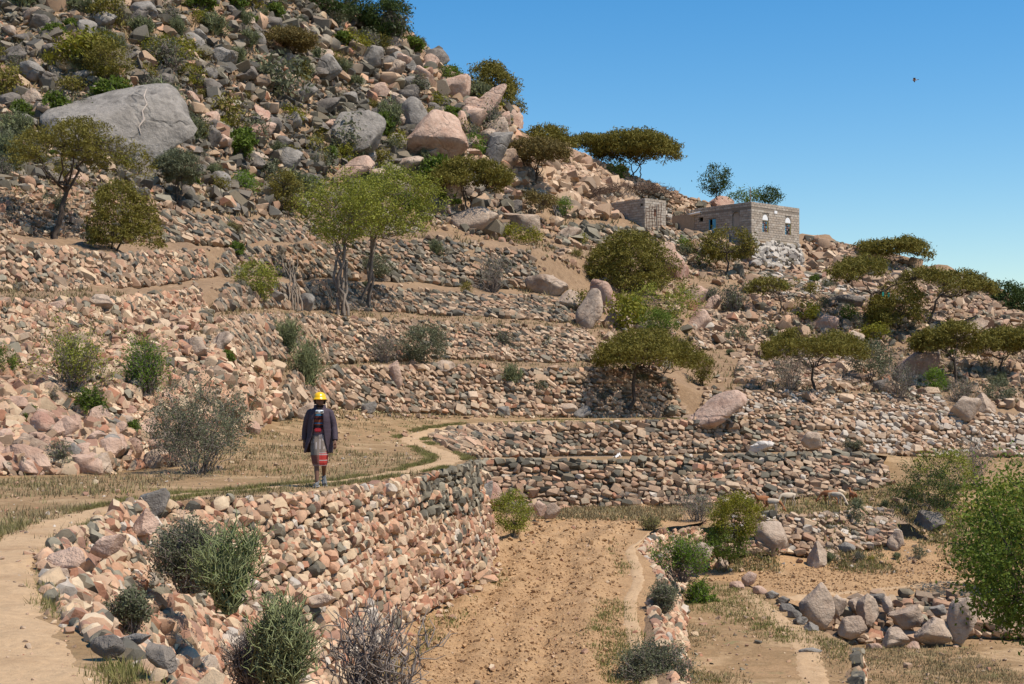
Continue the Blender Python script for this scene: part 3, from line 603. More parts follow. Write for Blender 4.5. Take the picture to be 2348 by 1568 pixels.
for u, v, wp, hp, c, kd, rot, lab in W5L:
    boulder(u, v, wp, hp, c, lab, kd, rot, Y=float(np.interp(v, [1385, 1500], [41.9, 40.0])), depth=.7, sink=0, back=0, group='big boulders of the lower right wall')
NEARB = [(352,1188,66,66,'grey','r',0,22.3,'round dark grey boulder with orange lichen on top of the pink wall'),
 (150,1312,84,58,'pink','r',-15,14.2,'large smooth pinkish boulder at the bend of the path'),(128,1330,64,26,'tan','r',0,13.4,'flat sandy boulder below the large smooth pinkish one'),
 (245,1508,76,48,'dark','r',8,9.3,'dark rounded rock beside the path at the bottom left'),(300,1480,90,24,'grey','a',12,9.8,'flat grey rock lying behind the dark rounded one'),
 (372,1545,56,80,'dark','a',40,8.7,'tilted dark slab at the bottom edge of the picture'),(285,1200,0,0,'tan',None,0,0,''),
 (250,1270,88,42,'pink','a',30,16.0,'slanting pink block on the top edge of the rubble bank'),(335,1230,54,60,'pink','a',-25,20.5,'pink block under the round dark grey boulder'),
 (735,1390,70,28,'tan','a',4,23.8,'long flat slab sticking out of the pink wall'),(1108,1175,34,72,'grey','r',-10,44,'smooth grey boulder in the gap at the end of the pink wall'),(1130,1160,38,60,'red','a',20,45.5,'reddish brown boulder behind the smooth grey one'),
 (1112,1275,34,60,'pink','a',0,39.5,'pink block at the right foot of the pink wall'),(1265,1188,38,34,'tan','a',0,50.5,'boulder at the foot of the wall behind the round green bush'),(1238,1182,30,34,'pink','a',10,50,'pink rock touching the round green bush'),
 (1690,1358,36,24,'pink','r',0,45.0,'rounded reddish rock beside the pasture path'),(1718,1340,36,28,'pink','a',20,45.6,'cracked reddish rock behind the rounded one at the pasture path'),
 (1612,1290,40,46,'tan','a',10,47.6,'pale block at the right end of the field wall, under the yellow-green bush'),(1655,1305,30,26,'tan','a',0,49.5,'tan rock right of the yellow-green bush foot'),
 (1862,1032,46,42,'tan','a',35,63.5,'leaning pointed brown rock in the bank below the far path'),(1745,1036,60,24,'pale','a',5,62.8,'white-faced flat rock at the foot of the long low wall'),
 (2130,1215,70,46,'dark','a',8,53,'dark weathered boulder in the shade of the green thicket'),(1858,1502,54,16,'grey','a',2,33.8,'flat grey slab lying on the pasture'),
 (1760,1320,0,0,'tan',None,0,0,'')]
BM['pale'] = bmat('pale', (.42,.36,.31), (.52,.46,.40), (.60,.54,.47))
for u, v, wp, hp, c, kd, rot, Y, lab in NEARB:
    if kd: boulder(u, v, wp, hp, c, lab, kd, rot, Y=Y, depth=.7, sink=0, back=0)
# grey coping stones along the pasture's right edge
for k, (u, v) in enumerate([(1742,1362),(1770,1372),(1795,1385),(1805,1402),(1822,1416),(1836,1432),(1862,1446)]):
    boulder(u, v, 34, 20, 'grey' if k > 0 else 'pink', '' + ['', 'second', 'third', 'fourth', 'fifth', 'sixth', 'seventh'][k] + ' flat stone, counted downhill, in the grey row edging the pasture' if k else 'pinkish flat stone starting the row that edges the pasture', 'a', RNG.uniform(-15, 15), depth=.8, group='stones edging the pasture')

LM = [(275,245,'the huge flat grey slab'),(1000,310,'the big pink dome rock'),(815,290,'the sloping veined slab'),(808,385,'the rounded pink outcrop'),(1100,255,'the long leaning ridge slab'),(890,50,'the round crest tree'),(768,10,'the tree cut by the top edge'),
 (180,340,'the big umbrella acacia'),(250,130,'the slab-top bush'),(372,110,'the yellow-green upper shrub'),(660,95,'the brown upper acacia'),(410,380,'the small grey-green tree'),(560,420,'the fresh green shrub'),(1082,410,'the dark flat acacia'),(1228,360,'the brownish ridge acacia'),
 (40,1045,'the largest pink boulder'),(332,850,'the bright-leaved shrub'),(160,840,'the yellowing shrub'),(455,1000,'the large airy shrub'),(500,785,'the smooth tan boulder'),(228,690,'the low pale boulder'),(85,965,'the brown-pink block'),(30,925,'the boulder at the left edge'),(265,1010,'the yellowish boulder'),
 (1352,700,'the tall smooth brown boulder'),(1252,650,'the pointed tan boulder'),(1432,600,'the broad olive acacia'),(1545,600,'the reddish round boulder'),(1790,655,'the small umbrella acacia'),(1870,800,'the wide umbrella acacia'),(1996,630,'the tall flat acacia'),(2112,840,'the reddish brown boulder'),(2190,790,'the forked acacia'),(2260,700,'the dark skyline acacia'),(2130,660,'the leaning acacia'),
 (1780,520,'the block house'),(1480,490,'the block hut'),(1441,810,'the shaded wall acacia'),(970,780,'the dense round shrub'),(840,500,'the light green trees'),(1700,1200,'the yellow-green dense bush'),(1900,1150,'the goats'),(2120,1120,'the grey-green thicket'),(655,780,'the grey-green stemmed bushes'),(20,60,'the top left corner'),(550,20,'the top edge'),(90,430,'the left frame edge'),(2340,880,'the right frame edge')]
PEND = []
def near_label(o, desc, u, v):
    lu, lv, nm = min(LM, key=lambda l: (l[0]-u)**2+(l[1]-v)**2); du, dv = u-lu, v-lv
    rel = ('right of' if du > 0 else 'left of') if abs(du) > abs(dv) else ('below' if dv > 0 else 'above')
    PEND.append((desc, rel, nm, math.hypot(du, dv), o))
ORD = ['nearest','second','third','fourth','fifth','sixth','seventh','eighth','ninth','tenth','eleventh','twelfth','thirteenth','fourteenth','fifteenth','sixteenth','seventeenth','eighteenth','nineteenth','twentieth']
def settle_labels():
    D = {}
    for p in PEND: D.setdefault(p[:3], []).append(p)
    for (desc, rel, nm), ps in D.items():
        ps.sort(key=lambda p: p[3])
        for i, p in enumerate(ps): p[4]['label'] = f"{desc} {rel} {nm}" if len(ps) == 1 else f"{ORD[min(i, 19)]}{' ' if i == 0 else ' nearest '}{desc} {rel} {nm}"
# ------------------------------------------------------------------ rubble on the slopes
ZON = [ # name, polygon, count, median px, sigma, classes, flat, label
 ('upper', [(-60,-60),(560,-60),(780,-30),(860,30),(960,90),(1060,178),(1160,238),(1182,262),(1188,330),(1200,350),(1262,440),(1200,560),(980,515),(700,500),(500,490),(230,440),(-60,435)], 13500, 11, .62, {'dark': .50, 'grey': .27, 'tan': .17, 'pink': .06}, .6),
 ('ridge', [(900,60),(1060,178),(1182,262),(1190,330),(1250,420),(1100,480),(980,380),(960,230)], 900, 16, .5, {'pink': .45, 'tan': .45, 'dark': .1}, .6),
 ('upleft', [(-60,430),(240,440),(500,500),(470,555),(-60,535)], 1900, 9, .4, {'tan': .6, 'grey': .22, 'pink': .18}, .7),
 ('pinkslope', [(-60,690),(480,715),(540,800),(640,850),(620,965),(520,1010),(345,1078),(-60,1095)], 5200, 13, .5, {'pink': .62, 'tan': .28, 'grey': .10}, .75),
 ('terr', [(-60,690),(480,715),(600,830),(1400,845),(1400,740),(1340,660),(1240,560),(500,560),(-60,640)], 500, 7, .5, {'tan': .6, 'grey': .25, 'pink': .15}, .7),
 ('mid', [(1190,350),(1260,420),(1290,520),(1480,540),(1740,610),(1740,720),(1600,800),(1560,850),(1390,850),(1350,640),(1230,575),(980,520)], 2300, 9, .55, {'tan': .6, 'pink': .2, 'grey': .12, 'ochre': .08}, .65),
 ('right', [(1740,560),(2000,600),(2200,655),(2400,745),(2400,960),(2180,905),(1600,895),(1700,800),(1580,700)], 5200, 9.5, .52, {'tan': .62, 'ochre': .16, 'pink': .12, 'grey': .10}, .65),
 ('ochre', [(1195,345),(1330,352),(1420,395),(1490,430),(1475,500),(1300,500),(1215,460)], 1500, 11, .5, {'ochre': .6, 'tan': .4}, .7),
 ('crest', [(1842,548),(1990,578),(2200,636),(2400,732),(2400,770),(2100,680),(1850,612)], 1300, 9, .5, {'tan': .7, 'ochre': .2, 'grey': .1}, .7),
 ('yard', [(1480,480),(1640,480),(1710,485),(1720,620),(1480,600)], 500, 10, .4, {'tan': .7, 'grey': .3}, .7),
 ('goat', [(1560,1150),(2050,1130),(2347,1130),(2347,1330),(1650,1310)], 500, 5, .5, {'tan': .8, 'pale': .2}, .6),
 ('foot', [(330,1080),(620,965),(1100,960),(1560,955),(1560,940),(740,925),(600,950),(300,1000)], 700, 7, .55, {'tan': .6, 'pink': .3, 'grey': .1}, .6),
 ('terrace', [(0,1110),(600,990),(1000,990),(950,1060),(300,1150),(0,1200)], 500, 4.5, .45, {'pink': .5, 'tan': .4, 'pale': .1}, .6),
 ('field', [(1130,1200),(1460,1200),(1480,1568),(800,1568),(900,1450)], 260, 4, .5, {'pink': .6, 'tan': .4}, .6),
 ('clods', [(1135,1195),(1470,1185),(1420,1300),(1430,1568),(850,1568),(960,1450),(1100,1370)], 4200, 3.3, .5, {'clod': 1}, .8),
 ('pathstones', [(0,1180),(250,1170),(100,1300),(180,1500),(260,1568),(0,1568)], 320, 5, .6, {'tan': .5, 'pink': .4, 'pale': .1}, .6),
 ('clods', [(1600,1330),(1850,1300),(2340,1270),(2340,1345),(1850,1365),(1740,1345)], 2200, 3.2, .4, {'clod': 1}, .8),
 ('wallfoot', [(790,1568),(900,1440),(1000,1375),(1080,1330),(1140,1290),(1160,1310),(1060,1380),(960,1450),(880,1568)], 120, 12, .45, {'pink': .8, 'tan': .2}, .7),
 ('pasture', [(1570,1380),(1780,1370),(1940,1480),(1940,1568),(1570,1568)], 220, 5, .5, {'pink': .4, 'tan': .4, 'grey': .2}, .6),
 ('lower', [(1850,1480),(2347,1450),(2347,1568),(1980,1568)], 160, 5, .5, {'pink': .3, 'tan': .7}, .6),
]
BARE = [[(1575,640),(1700,640),(1740,720),(1680,725),(1600,690)], [(1600,800),(1700,830),(1740,890),(1600,890)], [(1310,560),(1400,560),(1420,650),(1330,640)]]
cand = []
zr = np.random.default_rng(77)
for zi, (nm, poly, n, med, sig, cw, fl) in enumerate(ZON):
    pl = np.array(poly, float); lo, hi = pl.min(0), pl.max(0); pts = []
    while len(pts) < n:
        a = zr.uniform(lo, hi, (n, 2)); a = a[inpoly(a[:, 0], a[:, 1], pl)]; pts += a.tolist()
    pts = np.array(pts[:n]); 
    if nm in ('upper', 'right', 'mid'):      # uneven cover: scree tongues and bare pockets
        d_ = vnoise(np.column_stack([pts/70, np.zeros(n)]), 31); pts = pts[d_ > -.62+zr.normal(size=n)*.25]
    for bz in BARE:
        k = inpoly(pts[:, 0], pts[:, 1], bz) & (zr.random(len(pts)) < .9); pts = pts[~k]
    cl = pickcls(cw, len(pts), zr); pz = []; 
    size = np.minimum(med*np.exp(zr.normal(size=len(pts))*sig), med*(2.6 if nm == 'pinkslope' else 4.2))
    if nm == 'pinkslope': size *= np.interp(pts[:, 1], [700, 900, 1080], [.8, 1.15, 1.7])
    recs = []
    for (u, v), sz, c in zip(pts, size, cl):
        h, nn = ray(u, v)
        if h is None: continue
        k = h[1]/F; W = sz*k; recs.append((h[0], h[1], h[2], nn[0], nn[1], nn[2], W, c))
    A = np.array(recs); n = len(A); W = A[:, 6]; asp = zr.uniform(.42, .85, n)*1.0; Hh = W*asp*fl/.65; D = W*zr.uniform(.6, 1.0, n)
    R = eul(zr.normal(size=n)*.38, zr.normal(size=n)*.42, zr.uniform(0, 6.28, n))
    pos = A[:, :3]+A[:, 3:6]*(Hh*.18)[:, None]; pos[:, 2] += Hh*.1
    sc = np.stack([W*1.15, D*1.15, Hh*1.15], 1); cl = A[:, 7].astype(int)
    cand.append([nm, pos, R, sc, cl, W/A[:, 1]*F])
LAB = {'upper': 'loose weathered boulder among the rubble of the upper hillside', 'ridge': 'loose pink and tan block near the ridge line', 'pinkslope': 'loose stone block in the pink rubble slope at the left',
       'mid': 'loose tan block on the earth slope between terraces and houses', 'right': 'loose tan block on the right-hand slope among the acacias'}
allp = [(px_, zi, k) for zi, c in enumerate(cand) for k, px_ in enumerate(c[5]) if c[0] in LAB]; allp.sort(reverse=True)
sel = allp[:215]; selset = {}
for px_, zi, k in sel: selset.setdefault(zi, []).append(k)
c2b = {'pink': 'pink', 'tan': 'tan', 'grey': 'grey', 'dark': 'dark', 'pale': 'pale', 'ochre': 'tan'}
for zi, (nm, pos, R, sc, cl, pxs) in enumerate(cand):
    ks = selset.get(zi, []); keep = np.ones(len(pos), bool); keep[ks] = False
    for k in ks:
        cc_ = c2b[CN[cl[k]]]
        o_ = place_single('boulder', bunit('l', int(zr.integers(0, len(BL))), cc_), pos[k], R[k], sc[k], category='boulder', group=LAB[nm].replace('block', 'blocks').replace('boulder', 'boulders'))
        near_label(o_, f"loose {'flat' if sc[k][2] < .5*sc[k][0] else 'chunky'} {dict(pink='pink', tan='tan', grey='grey', dark='dark', pale='pale')[cc_]} boulder", *px(pos[k]))
    if nm in ('pathstones', 'terrace', 'field', 'pasture', 'lower', 'goat'): onm, lb = 'pebbles', 'scattered pebbles'
    elif nm == 'clods': onm, lb = 'clods', ''
    else: onm, lb = 'rubble', 'rubble stones'
    join(onm, pos[keep], R[keep], sc[keep], np.where(pxs[keep] < 10, zr.integers(TS0, NT0, keep.sum()), zr.integers(0, TS0, keep.sum())), cl[keep], pos[0], None, kind='stuff', label={'pathstones': 'pebbles lying on the near path', 'ochre': 'tan rubble at the end of the ridge', 'crest': 'tan rubble along the right skyline', 'clods': 'broken clods of earth on the ploughed soil', 'upper': 'grey and brown rubble covering the upper hillside', 'ridge': 'pink and tan rubble along the ridge', 'upleft': 'small tan stones above the left terraces', 'pinkslope': 'pink rubble covering the slope at the left', 'terr': 'small stones lying on the terrace ledges',
        'mid': 'tan rubble on the slope left of the houses', 'right': 'tan rubble on the right-hand slope', 'yard': 'stones round the yard of the houses', 'goat': 'pebbles on the ledge and bank around the goats', 'foot': 'small stones along the foot of the hill walls', 'terrace': 'pebbles on the upper terrace', 'field': 'pebbles on the ploughed field',
        'wallfoot': 'fallen stones at the foot of the pink wall', 'pasture': 'pebbles on the pasture', 'lower': 'pebbles on the bottom right field'}[nm])

# ------------------------------------------------------------------ paths
def path(name, pts, label=None, world=False):
    A = []
    for u, v, wd in pts:
        h, n = ray(u, v); A.append((h[0], h[1], wd))
    A = np.array(A); t = np.arange(len(A)); T = np.linspace(0, len(A)-1, len(A)*14)
    def sm(k):
        x = np.interp(T, t, A[:, k]); K = np.ones(11)/11; return np.convolve(np.pad(x, 5, mode='edge'), K, 'valid')
    x, y, wd = sm(0), sm(1), sm(2); d = np.stack([np.gradient(x), np.gradient(y)], 1); d /= np.linalg.norm(d, axis=1)[:, None]+1e-9
    nn = np.stack([-d[:, 1], d[:, 0]], 1); m = 9; rows_ = []
    pr = np.random.default_rng(len(pts)); jl, jr = [np.convolve(pr.normal(size=len(x)+4), np.ones(5)/5, 'valid')*.16 for _ in (0, 1)]
    V = []
    for k in range(m):
        f = k/(m-1)*2-1; o_ = f*wd/2*(1+(jl if f < 0 else jr)); X = x+nn[:, 0]*o_; Y_ = y+nn[:, 1]*o_
        for a_, b_ in zip(X, Y_):
            h = drop(a_, b_, ZC-.9); V.append((a_, b_, (h[2] if h else ZC-1.8)+.03*(1-abs(f)**4)-.012+.012*math.sin(a_*9+b_*4)*math.sin(b_*7)))
    n = len(x); q = np.array([[k*n+j, k*n+j+1, (k+1)*n+j+1, (k+1)*n+j] for k in range(m-1) for j in range(n-1)])
    V = np.array(V); e = np.cross(V[q[0][1]]-V[q[0][0]], V[q[0][3]]-V[q[0][0]])
    if e[2] < 0: q = q[:, ::-1]
    link(name, mesh_np(name, V, q, [M['path']], smooth=True), kind='structure'); return np.stack([x, y, wd], 1)
PA = path('footpath', [(110,1640,1.1),(50,1560,1.05),(0,1480,.95),(-25,1400,.9),(-18,1330,.88),(15,1270,.85),(85,1222,.78),(180,1188,.7),(260,1167,.65),(400,1137,.5),(620,1117,.5),(745,1108,.55),(870,1091,.6),(960,1078,.7),(1025,1060,.75),(1032,1047,.75),(1000,1034,.8),(955,1019,.8),(935,1008,.8),(960,995,.8),(1010,985,.8),(1080,973,.7),(1300,965.5,.7),(1560,961,.7),(1690,956.5,.6)])
path('pasture_path', [(1705,1352,.5),(1745,1385,.6),(1780,1420,.7),(1830,1455,.8),(1850,1480,.8),(1855,1510,.7),(1862,1540,.65),(1875,1575,.65),(1880,1640,.6)])
path('field_path', [(1800,1372,.6),(1880,1362,.6),(1980,1357,.6),(2080,1347,.6),(2180,1335,.6),(2260,1325,.6)])
path('field_edge_path', [(1500,1240,.3),(1441,1262,.34),(1458,1300,.36),(1464,1335,.36),(1442,1380,.34),(1448,1440,.34),(1464,1500,.32),(1486,1560,.32),(1506,1640,.32)])

# ------------------------------------------------------------------ plants
def tubes(paths, sides=4):
    Vs, Fs, off = [], [], 0
    for pts, rad in paths:
        pts = np.asarray(pts, float); n = len(pts); d = np.gradient(pts, axis=0); d /= np.linalg.norm(d, axis=1)[:, None]+1e-9
        ref = np.array([.3, .2, 1.0]) if abs(d[0, 2]) < .8 else np.array([1.0, .1, 0]); a = np.cross(d, ref); a /= np.linalg.norm(a, axis=1)[:, None]+1e-9; b = np.cross(d, a)
        an = np.arange(sides)*2*math.pi/sides; ring = pts[:, None]+(a[:, None]*np.cos(an)[None, :, None]+b[:, None]*np.sin(an)[None, :, None])*np.asarray(rad)[:, None, None]
        Vs.append(ring.reshape(-1, 3)); i, j = np.meshgrid(np.arange(n-1), np.arange(sides), indexing='ij'); i, j = i.ravel(), j.ravel(); j2 = (j+1) % sides
        Fs.append(np.stack([i*sides+j, i*sides+j2, (i+1)*sides+j2, (i+1)*sides+j], 1)+off); off += n*sides
    return np.concatenate(Vs), np.concatenate(Fs)
def curve(a, b, rg, n=6, sag=.0, jit=.06, up=0):
    a, b = np.asarray(a, float), np.asarray(b, float); t = np.linspace(0, 1, n)[:, None]; L = np.linalg.norm(b-a)
    m = (a+b)/2+np.array([0, 0, up*L]); p = (1-t)**2*a+2*t*(1-t)*m+t*t*b
    p[1:-1] += rg.normal(size=(n-2, 3))*jit*L/ n*1.5; return p
def leaves(cen, per, spread, size, rg, asp=.5, upb=0., flat=1.0):
    n = len(cen)*per; c = np.repeat(cen, per, 0)+rg.normal(size=(n, 3))*np.array([spread, spread, spread*flat])
    e1 = rg.normal(size=(n, 3)); e1[:, 2] += upb; e1 /= np.linalg.norm(e1, axis=1)[:, None]; e2 = np.cross(e1, rg.normal(size=(n, 3))); e2 /= np.linalg.norm(e2, axis=1)[:, None]+1e-9
    s_ = (size*rg.uniform(.6, 1.3, n))[:, None]; V = np.stack([c-e1*s_, c+e2*s_*asp, c+e1*s_, c-e2*s_*asp], 1).reshape(-1, 3)
    return V, np.arange(n*4).reshape(-1, 4)
def crown_pts(shape, w_, h, n, rg, lo=.0):
    """clump centres of a crown w_ wide, from height lo*h to h"""
    out = []
    ph = rg.uniform(0, 6.28, 4); am = rg.uniform(.04, .14, 4)
    while len(out) < n:
        a = rg.uniform(0, 2*math.pi); r = rg.uniform(0, 1)**.5; lob = 1+sum(am[k]*math.sin((k+2)*a+ph[k]) for k in range(4)); R_ = r*w_/2*lob
        x, y = R_*math.cos(a), R_*math.sin(a)
        if shape == 'umbrella':
            topz = h*(1-.28*r**2.2); thick = h*(1-lo)*(.30+.28*(1-r)); z = topz-rg.uniform(0, 1)**1.2*thick-h*.03
        elif shape == 'dome':
            topz = lo*h+h*(1-lo)*math.sqrt(max(0, 1-r*r)); z = topz-rg.uniform(0, 1)**1.8*(topz-lo*h*.9)
        else:       # ball
            q = rg.normal(size=3); q /= np.linalg.norm(q); q *= rg.uniform(.35, 1)**.5; x, y = q[0]*w_/2*lob, q[1]*w_/2*lob; z = h*(lo+(1-lo)*(.5+.5*q[2]))
        out.append((x, y, z))
    return np.array(out)
def tree_mesh(shape, w_, h, lo, ncl, per, leaf, rg, stems=1, lean=0, spread=.35, asp=.45, upb=.3, trunk=.045, flat=.6, fork=.35, nlimb=6, gap=0):
    cen = crown_pts(shape, w_, h, ncl, rg, lo); cen[:, 0] += lean
    if gap:
        k = vnoise(cen*(1.6/max(w_, .5))*2.2+rg.uniform(0, 30, 3), 5) > -gap; cen = cen[k]
    paths = []; bases = [np.array([rg.normal()*.03*w_*(stems > 1), rg.normal()*.03*w_*(stems > 1), -.25]) for _ in range(stems)]
    limbs = cen[rg.choice(len(cen), min(nlimb, len(cen)), replace=False)]*np.array([.62, .62, .84])+np.array([lean*.2, 0, 0])
    forks = []
    for s_ in range(stems):
        ang = rg.uniform(0, 6.28); f = np.array([lean*.45+math.cos(ang)*w_*.07*(stems > 1), math.sin(ang)*w_*.07*(stems > 1), h*fork*rg.uniform(.85, 1.15)]); forks.append(f)
        r0_ = trunk*h/(stems**.5); paths.append((curve(bases[s_], f, rg, 6, jit=.14), np.linspace(r0_, r0_*.68, 6)))
    lends = []
    for i, l in enumerate(limbs):
        f = forks[i % stems]; r0_ = trunk*h*.5/(stems**.3); c = curve(f, l, rg, 7, jit=.22, up=-.05); paths.append((c, np.linspace(r0_, r0_*.35, 7))); lends.append(c)
    LP = np.concatenate([c[3:] for c in lends])
    step = max(1, len(cen)//90)
    for c in cen[::step]:
        k = np.argmin(np.linalg.norm(LP-c, axis=1)+rg.uniform(0, .2*w_)); r0_ = trunk*h*.13; paths.append((curve(LP[k], c, rg, 5, jit=.2, up=.05), np.linspace(r0_, r0_*.3, 5)))
    WV, WF = tubes(paths, 5); LV, LF = leaves(cen, per, spread, leaf, rg, asp, upb, flat)
    return WV, WF, LV, LF
def bush_mesh(w_, h, nst, rg, per, leaf, twig_r=.008, sub=4, curl=.25, lo=.1, asp=.45, spread=.12, leaf_from=.35, droop=0):
    paths = []; tips = []
    ph_ = rg.uniform(0, 6.28, 3)
    for i in range(nst):
        a = rg.uniform(0, 6.28); lob = .82+.22*math.sin(2*a+ph_[0])+.16*math.sin(3*a+ph_[1])+.1*math.sin(5*a+ph_[2]); r = rg.uniform(0, 1)**.6*lob; el = (.7+.3*lob)* h*math.sqrt(max(.05, 1-.75*r*r))*rg.uniform(.55, 1.0)
        tip = np.array([math.cos(a)*r*w_/2, math.sin(a)*r*w_/2, el]); b = np.array([math.cos(a)*r*w_*.10, math.sin(a)*r*w_*.10, -.05])
        c = curve(b, tip, rg, 6, jit=curl, up=.12-droop); paths.append((c, np.linspace(twig_r*1.8, twig_r*.5, 6)))
        for k in range(sub):
            s_ = c[rg.integers(2, 6)]; L = h*rg.uniform(.12, .3); d = (c[-1]-c[0])/np.linalg.norm(c[-1]-c[0])+rg.normal(size=3)*.6; d /= np.linalg.norm(d); e = s_+d*L
            cc = curve(s_, e, rg, 4, jit=.2); paths.append((cc, np.linspace(twig_r, twig_r*.4, 4))); tips += [cc[-1], cc[2]]
        tips += [c[-1], c[-2]] + ([c[-3]] if leaf_from < .5 else [])
    WV, WF = tubes(paths, 3)
    if per: LV, LF = leaves(np.array(tips), per, spread*h, leaf, rg, asp, .1, .8)
    else: LV, LF = None, None
    return WV, WF, LV, LF
def put(name, label, cat, p, meshes, wmat, lmat, group=None, rz=0, scale=None, names=('trunk', 'crown')):
    t_ = thing(name, label, cat, p, group, rz); WV, WF, LV, LF = meshes
    link(names[0], mesh_np(names[0], WV, WF, [wmat], smooth=True), t_)
    if LV is not None: link(names[1], mesh_np(names[1], LV, LF, [lmat]), t_)
    return t_
# umbrella acacias: (base u, base v, crown left, right, top, bottom, leaf, Y or None, label, options)
TR = [
 (130,548,42,318,255,440,'acacia',None,'big umbrella acacia with a bent dark trunk, far left','umbrella',{'fork':.36}),
 (262,572,198,352,405,568,'acacia',None,'dense low acacia whose crown reaches the ground, beside the big left one','dome',{'fork':.15,'stems':2}),
 (408,472,365,458,342,420,'greyg',None,'small grey-green tree on a bundle of thin stems above the top terrace','ball',{'stems':4,'fork':.5}),
 (1082,515,985,1172,352,470,'acacia',None,'dark flat acacia with a leaning trunk in front of the tan boulders','umbrella',{'stems':2,'lean':-.3}),
 (1228,438,1140,1322,312,405,'acaciab',None,'brownish vase-shaped acacia at the end of the ridge','umbrella',{'fork':.2,'nlimb':10}),
 (1210,520,1165,1270,430,478,'acaciab',None,'thin small acacia below the brownish vase-shaped one','umbrella',{'stems':2}),
 (1452,408,1372,1540,293,398,'acacia',126,'large dense acacia on the skyline, right one of the twin crowns','umbrella',{'fork':.25,'stems':3,'nlimb':10,'gap':0}),
 (1352,362,1306,1405,306,360,'acacia',126,'smaller acacia on the skyline, left one of the twin crowns','umbrella',{'stems':2,'fork':.4}),
 (1120,252,1048,1190,143,250,'acacia',119.5,'spreading dark acacia on the crest above the leaning slabs','dome',{'stems':2}),
 (1235,345,1180,1312,288,352,'acacia',122.5,'low acacia half hidden behind the end of the ridge','dome',{}),
 (890,100,826,945,-6,108,'darkg',None,'dense dark green round tree on the crest at the top of the picture','ball',{'stems':2}),
 (768,45,700,850,-40,38,'darkg',None,'dark tree cut off by the top edge of the picture','dome',{'stems':2}),
 (660,148,598,722,62,128,'acaciab',None,'brown leafless-looking acacia on the upper slope','umbrella',{'stems':3,'gap':.3}),
 (1432,668,1336,1546,528,664,'acacia',None,'broad olive acacia reaching the ground left of the rounded boulders','dome',{'stems':2,'fork':.15,'gap':0,'nlimb':9}),
 (1664,632,1606,1732,518,596,'acacia',None,'small dark acacia with a thin bent trunk in front of the house','ball',{'lean':.25,'fork':.5}),
 (1790,722,1720,1862,625,684,'acacia',None,'small umbrella acacia on the bare earth slope','umbrella',{}),
 (1870,896,1740,1972,742,850,'acacia',None,'wide flat umbrella acacia standing on the neat wall','umbrella',{'fork':.36,'nlimb':9}),
 (1441,954,1358,1604,742,866,'acacia',None,'umbrella acacia casting dark shade on the lowest hill wall','umbrella',{'stems':1,'fork':.5,'gap':0,'nlimb':9}),
 (1996,748,1898,2104,588,664,'acacia',None,'tall flat acacia with a straight trunk above the right slope','umbrella',{'fork':.5}),
 (2002,632,1975,2112,545,618,'acacia',126,'acacia on the skyline behind the tall flat one','umbrella',{'lean':.9}),
 (2062,755,1998,2122,648,742,'acacia',None,'low bushy acacia with turquoise rags in its crown','dome',{'stems':2}),
 (2130,745,2100,2272,624,690,'acacia',None,'acacia with a strongly leaning trunk near the right skyline','umbrella',{'lean':1.6,'fork':.5}),
 (2268,752,2180,2350,650,742,'darkg',122,'dark dense acacia on the skyline at the right edge','dome',{'stems':2}),
 (2190,888,2108,2262,740,832,'acacia',None,'forked acacia on the right slope, left of a pair','umbrella',{'fork':.4}),
 (2296,862,2228,2372,755,842,'acacia',None,'forked acacia on the right slope, at the frame edge','umbrella',{'fork':.4}),
 (2372,800,2320,2460,730,830,'acaciab',None,'brownish acacia cut by the right edge of the picture','dome',{}),
]
for u, v, l, r, tp, bt, lf, Y, lab, shp, op in TR:
    rg = np.random.default_rng(int(u*3+v)); p = np.array(ray(u, v)[0]) if Y is None else P(u, v, Y); k = p[1]/F
    W = (r-l)*k; H = (v-tp)*k; lo = (v-bt)/(v-tp); op = dict(op); lean = ((l+r)/2-u)*k; op['lean'] = lean
    area = (r-l)*(bt-tp); ncl = int(np.clip(area/20, 80, 1000)); leaf = 4.2*k; op.setdefault('gap', .06 if shp == 'umbrella' else .14)
    if Y is not None: W *= 1.1; ncl = int(ncl*1.25)
    if u > 1890 and v < 900: W *= 1.14; H *= 1.08; ncl = int(ncl*1.35)
    if shp == 'umbrella': lo = min(lo, .62)
    m = tree_mesh(shp, W*1.05, H*.98, max(lo, .05), ncl, 20, leaf, rg, spread=6.5*k, asp=.26, upb=.35, flat=.55, trunk=.026, **op)
    put('tree' if lf in ('darkg', 'greyg') and shp == 'ball' else 'acacia_tree', lab, 'tree', p, m, M['bark'], M[lf])
# light green multi-stemmed tree in the middle
def toptree():
    for u, v, l, r, tp, bt, st, lab, fk in ((790,724,690,872,385,560,3,'light green airy tree on several thin pale trunks, left of two in the middle',.42),(838,706,800,1004,378,545,3,'light green airy tree leaning right, right of two in the middle',.45)):
        rg = np.random.default_rng(u); p = np.array(ray(u, v)[0]); k = p[1]/F; W = (r-l)*k*1.12; H = (v-tp)*k
        m = tree_mesh('ball', W, H, (v-bt)/(v-tp), 620, 26, 3.4*k, rg, stems=st, lean=((l+r)/2-u)*k, spread=9*k, asp=.35, upb=.0, flat=.8, trunk=.020, fork=fk, nlimb=10, gap=.28)
        put('tree', lab, 'tree', p, m, M['paleb'], M['olive'])
toptree()
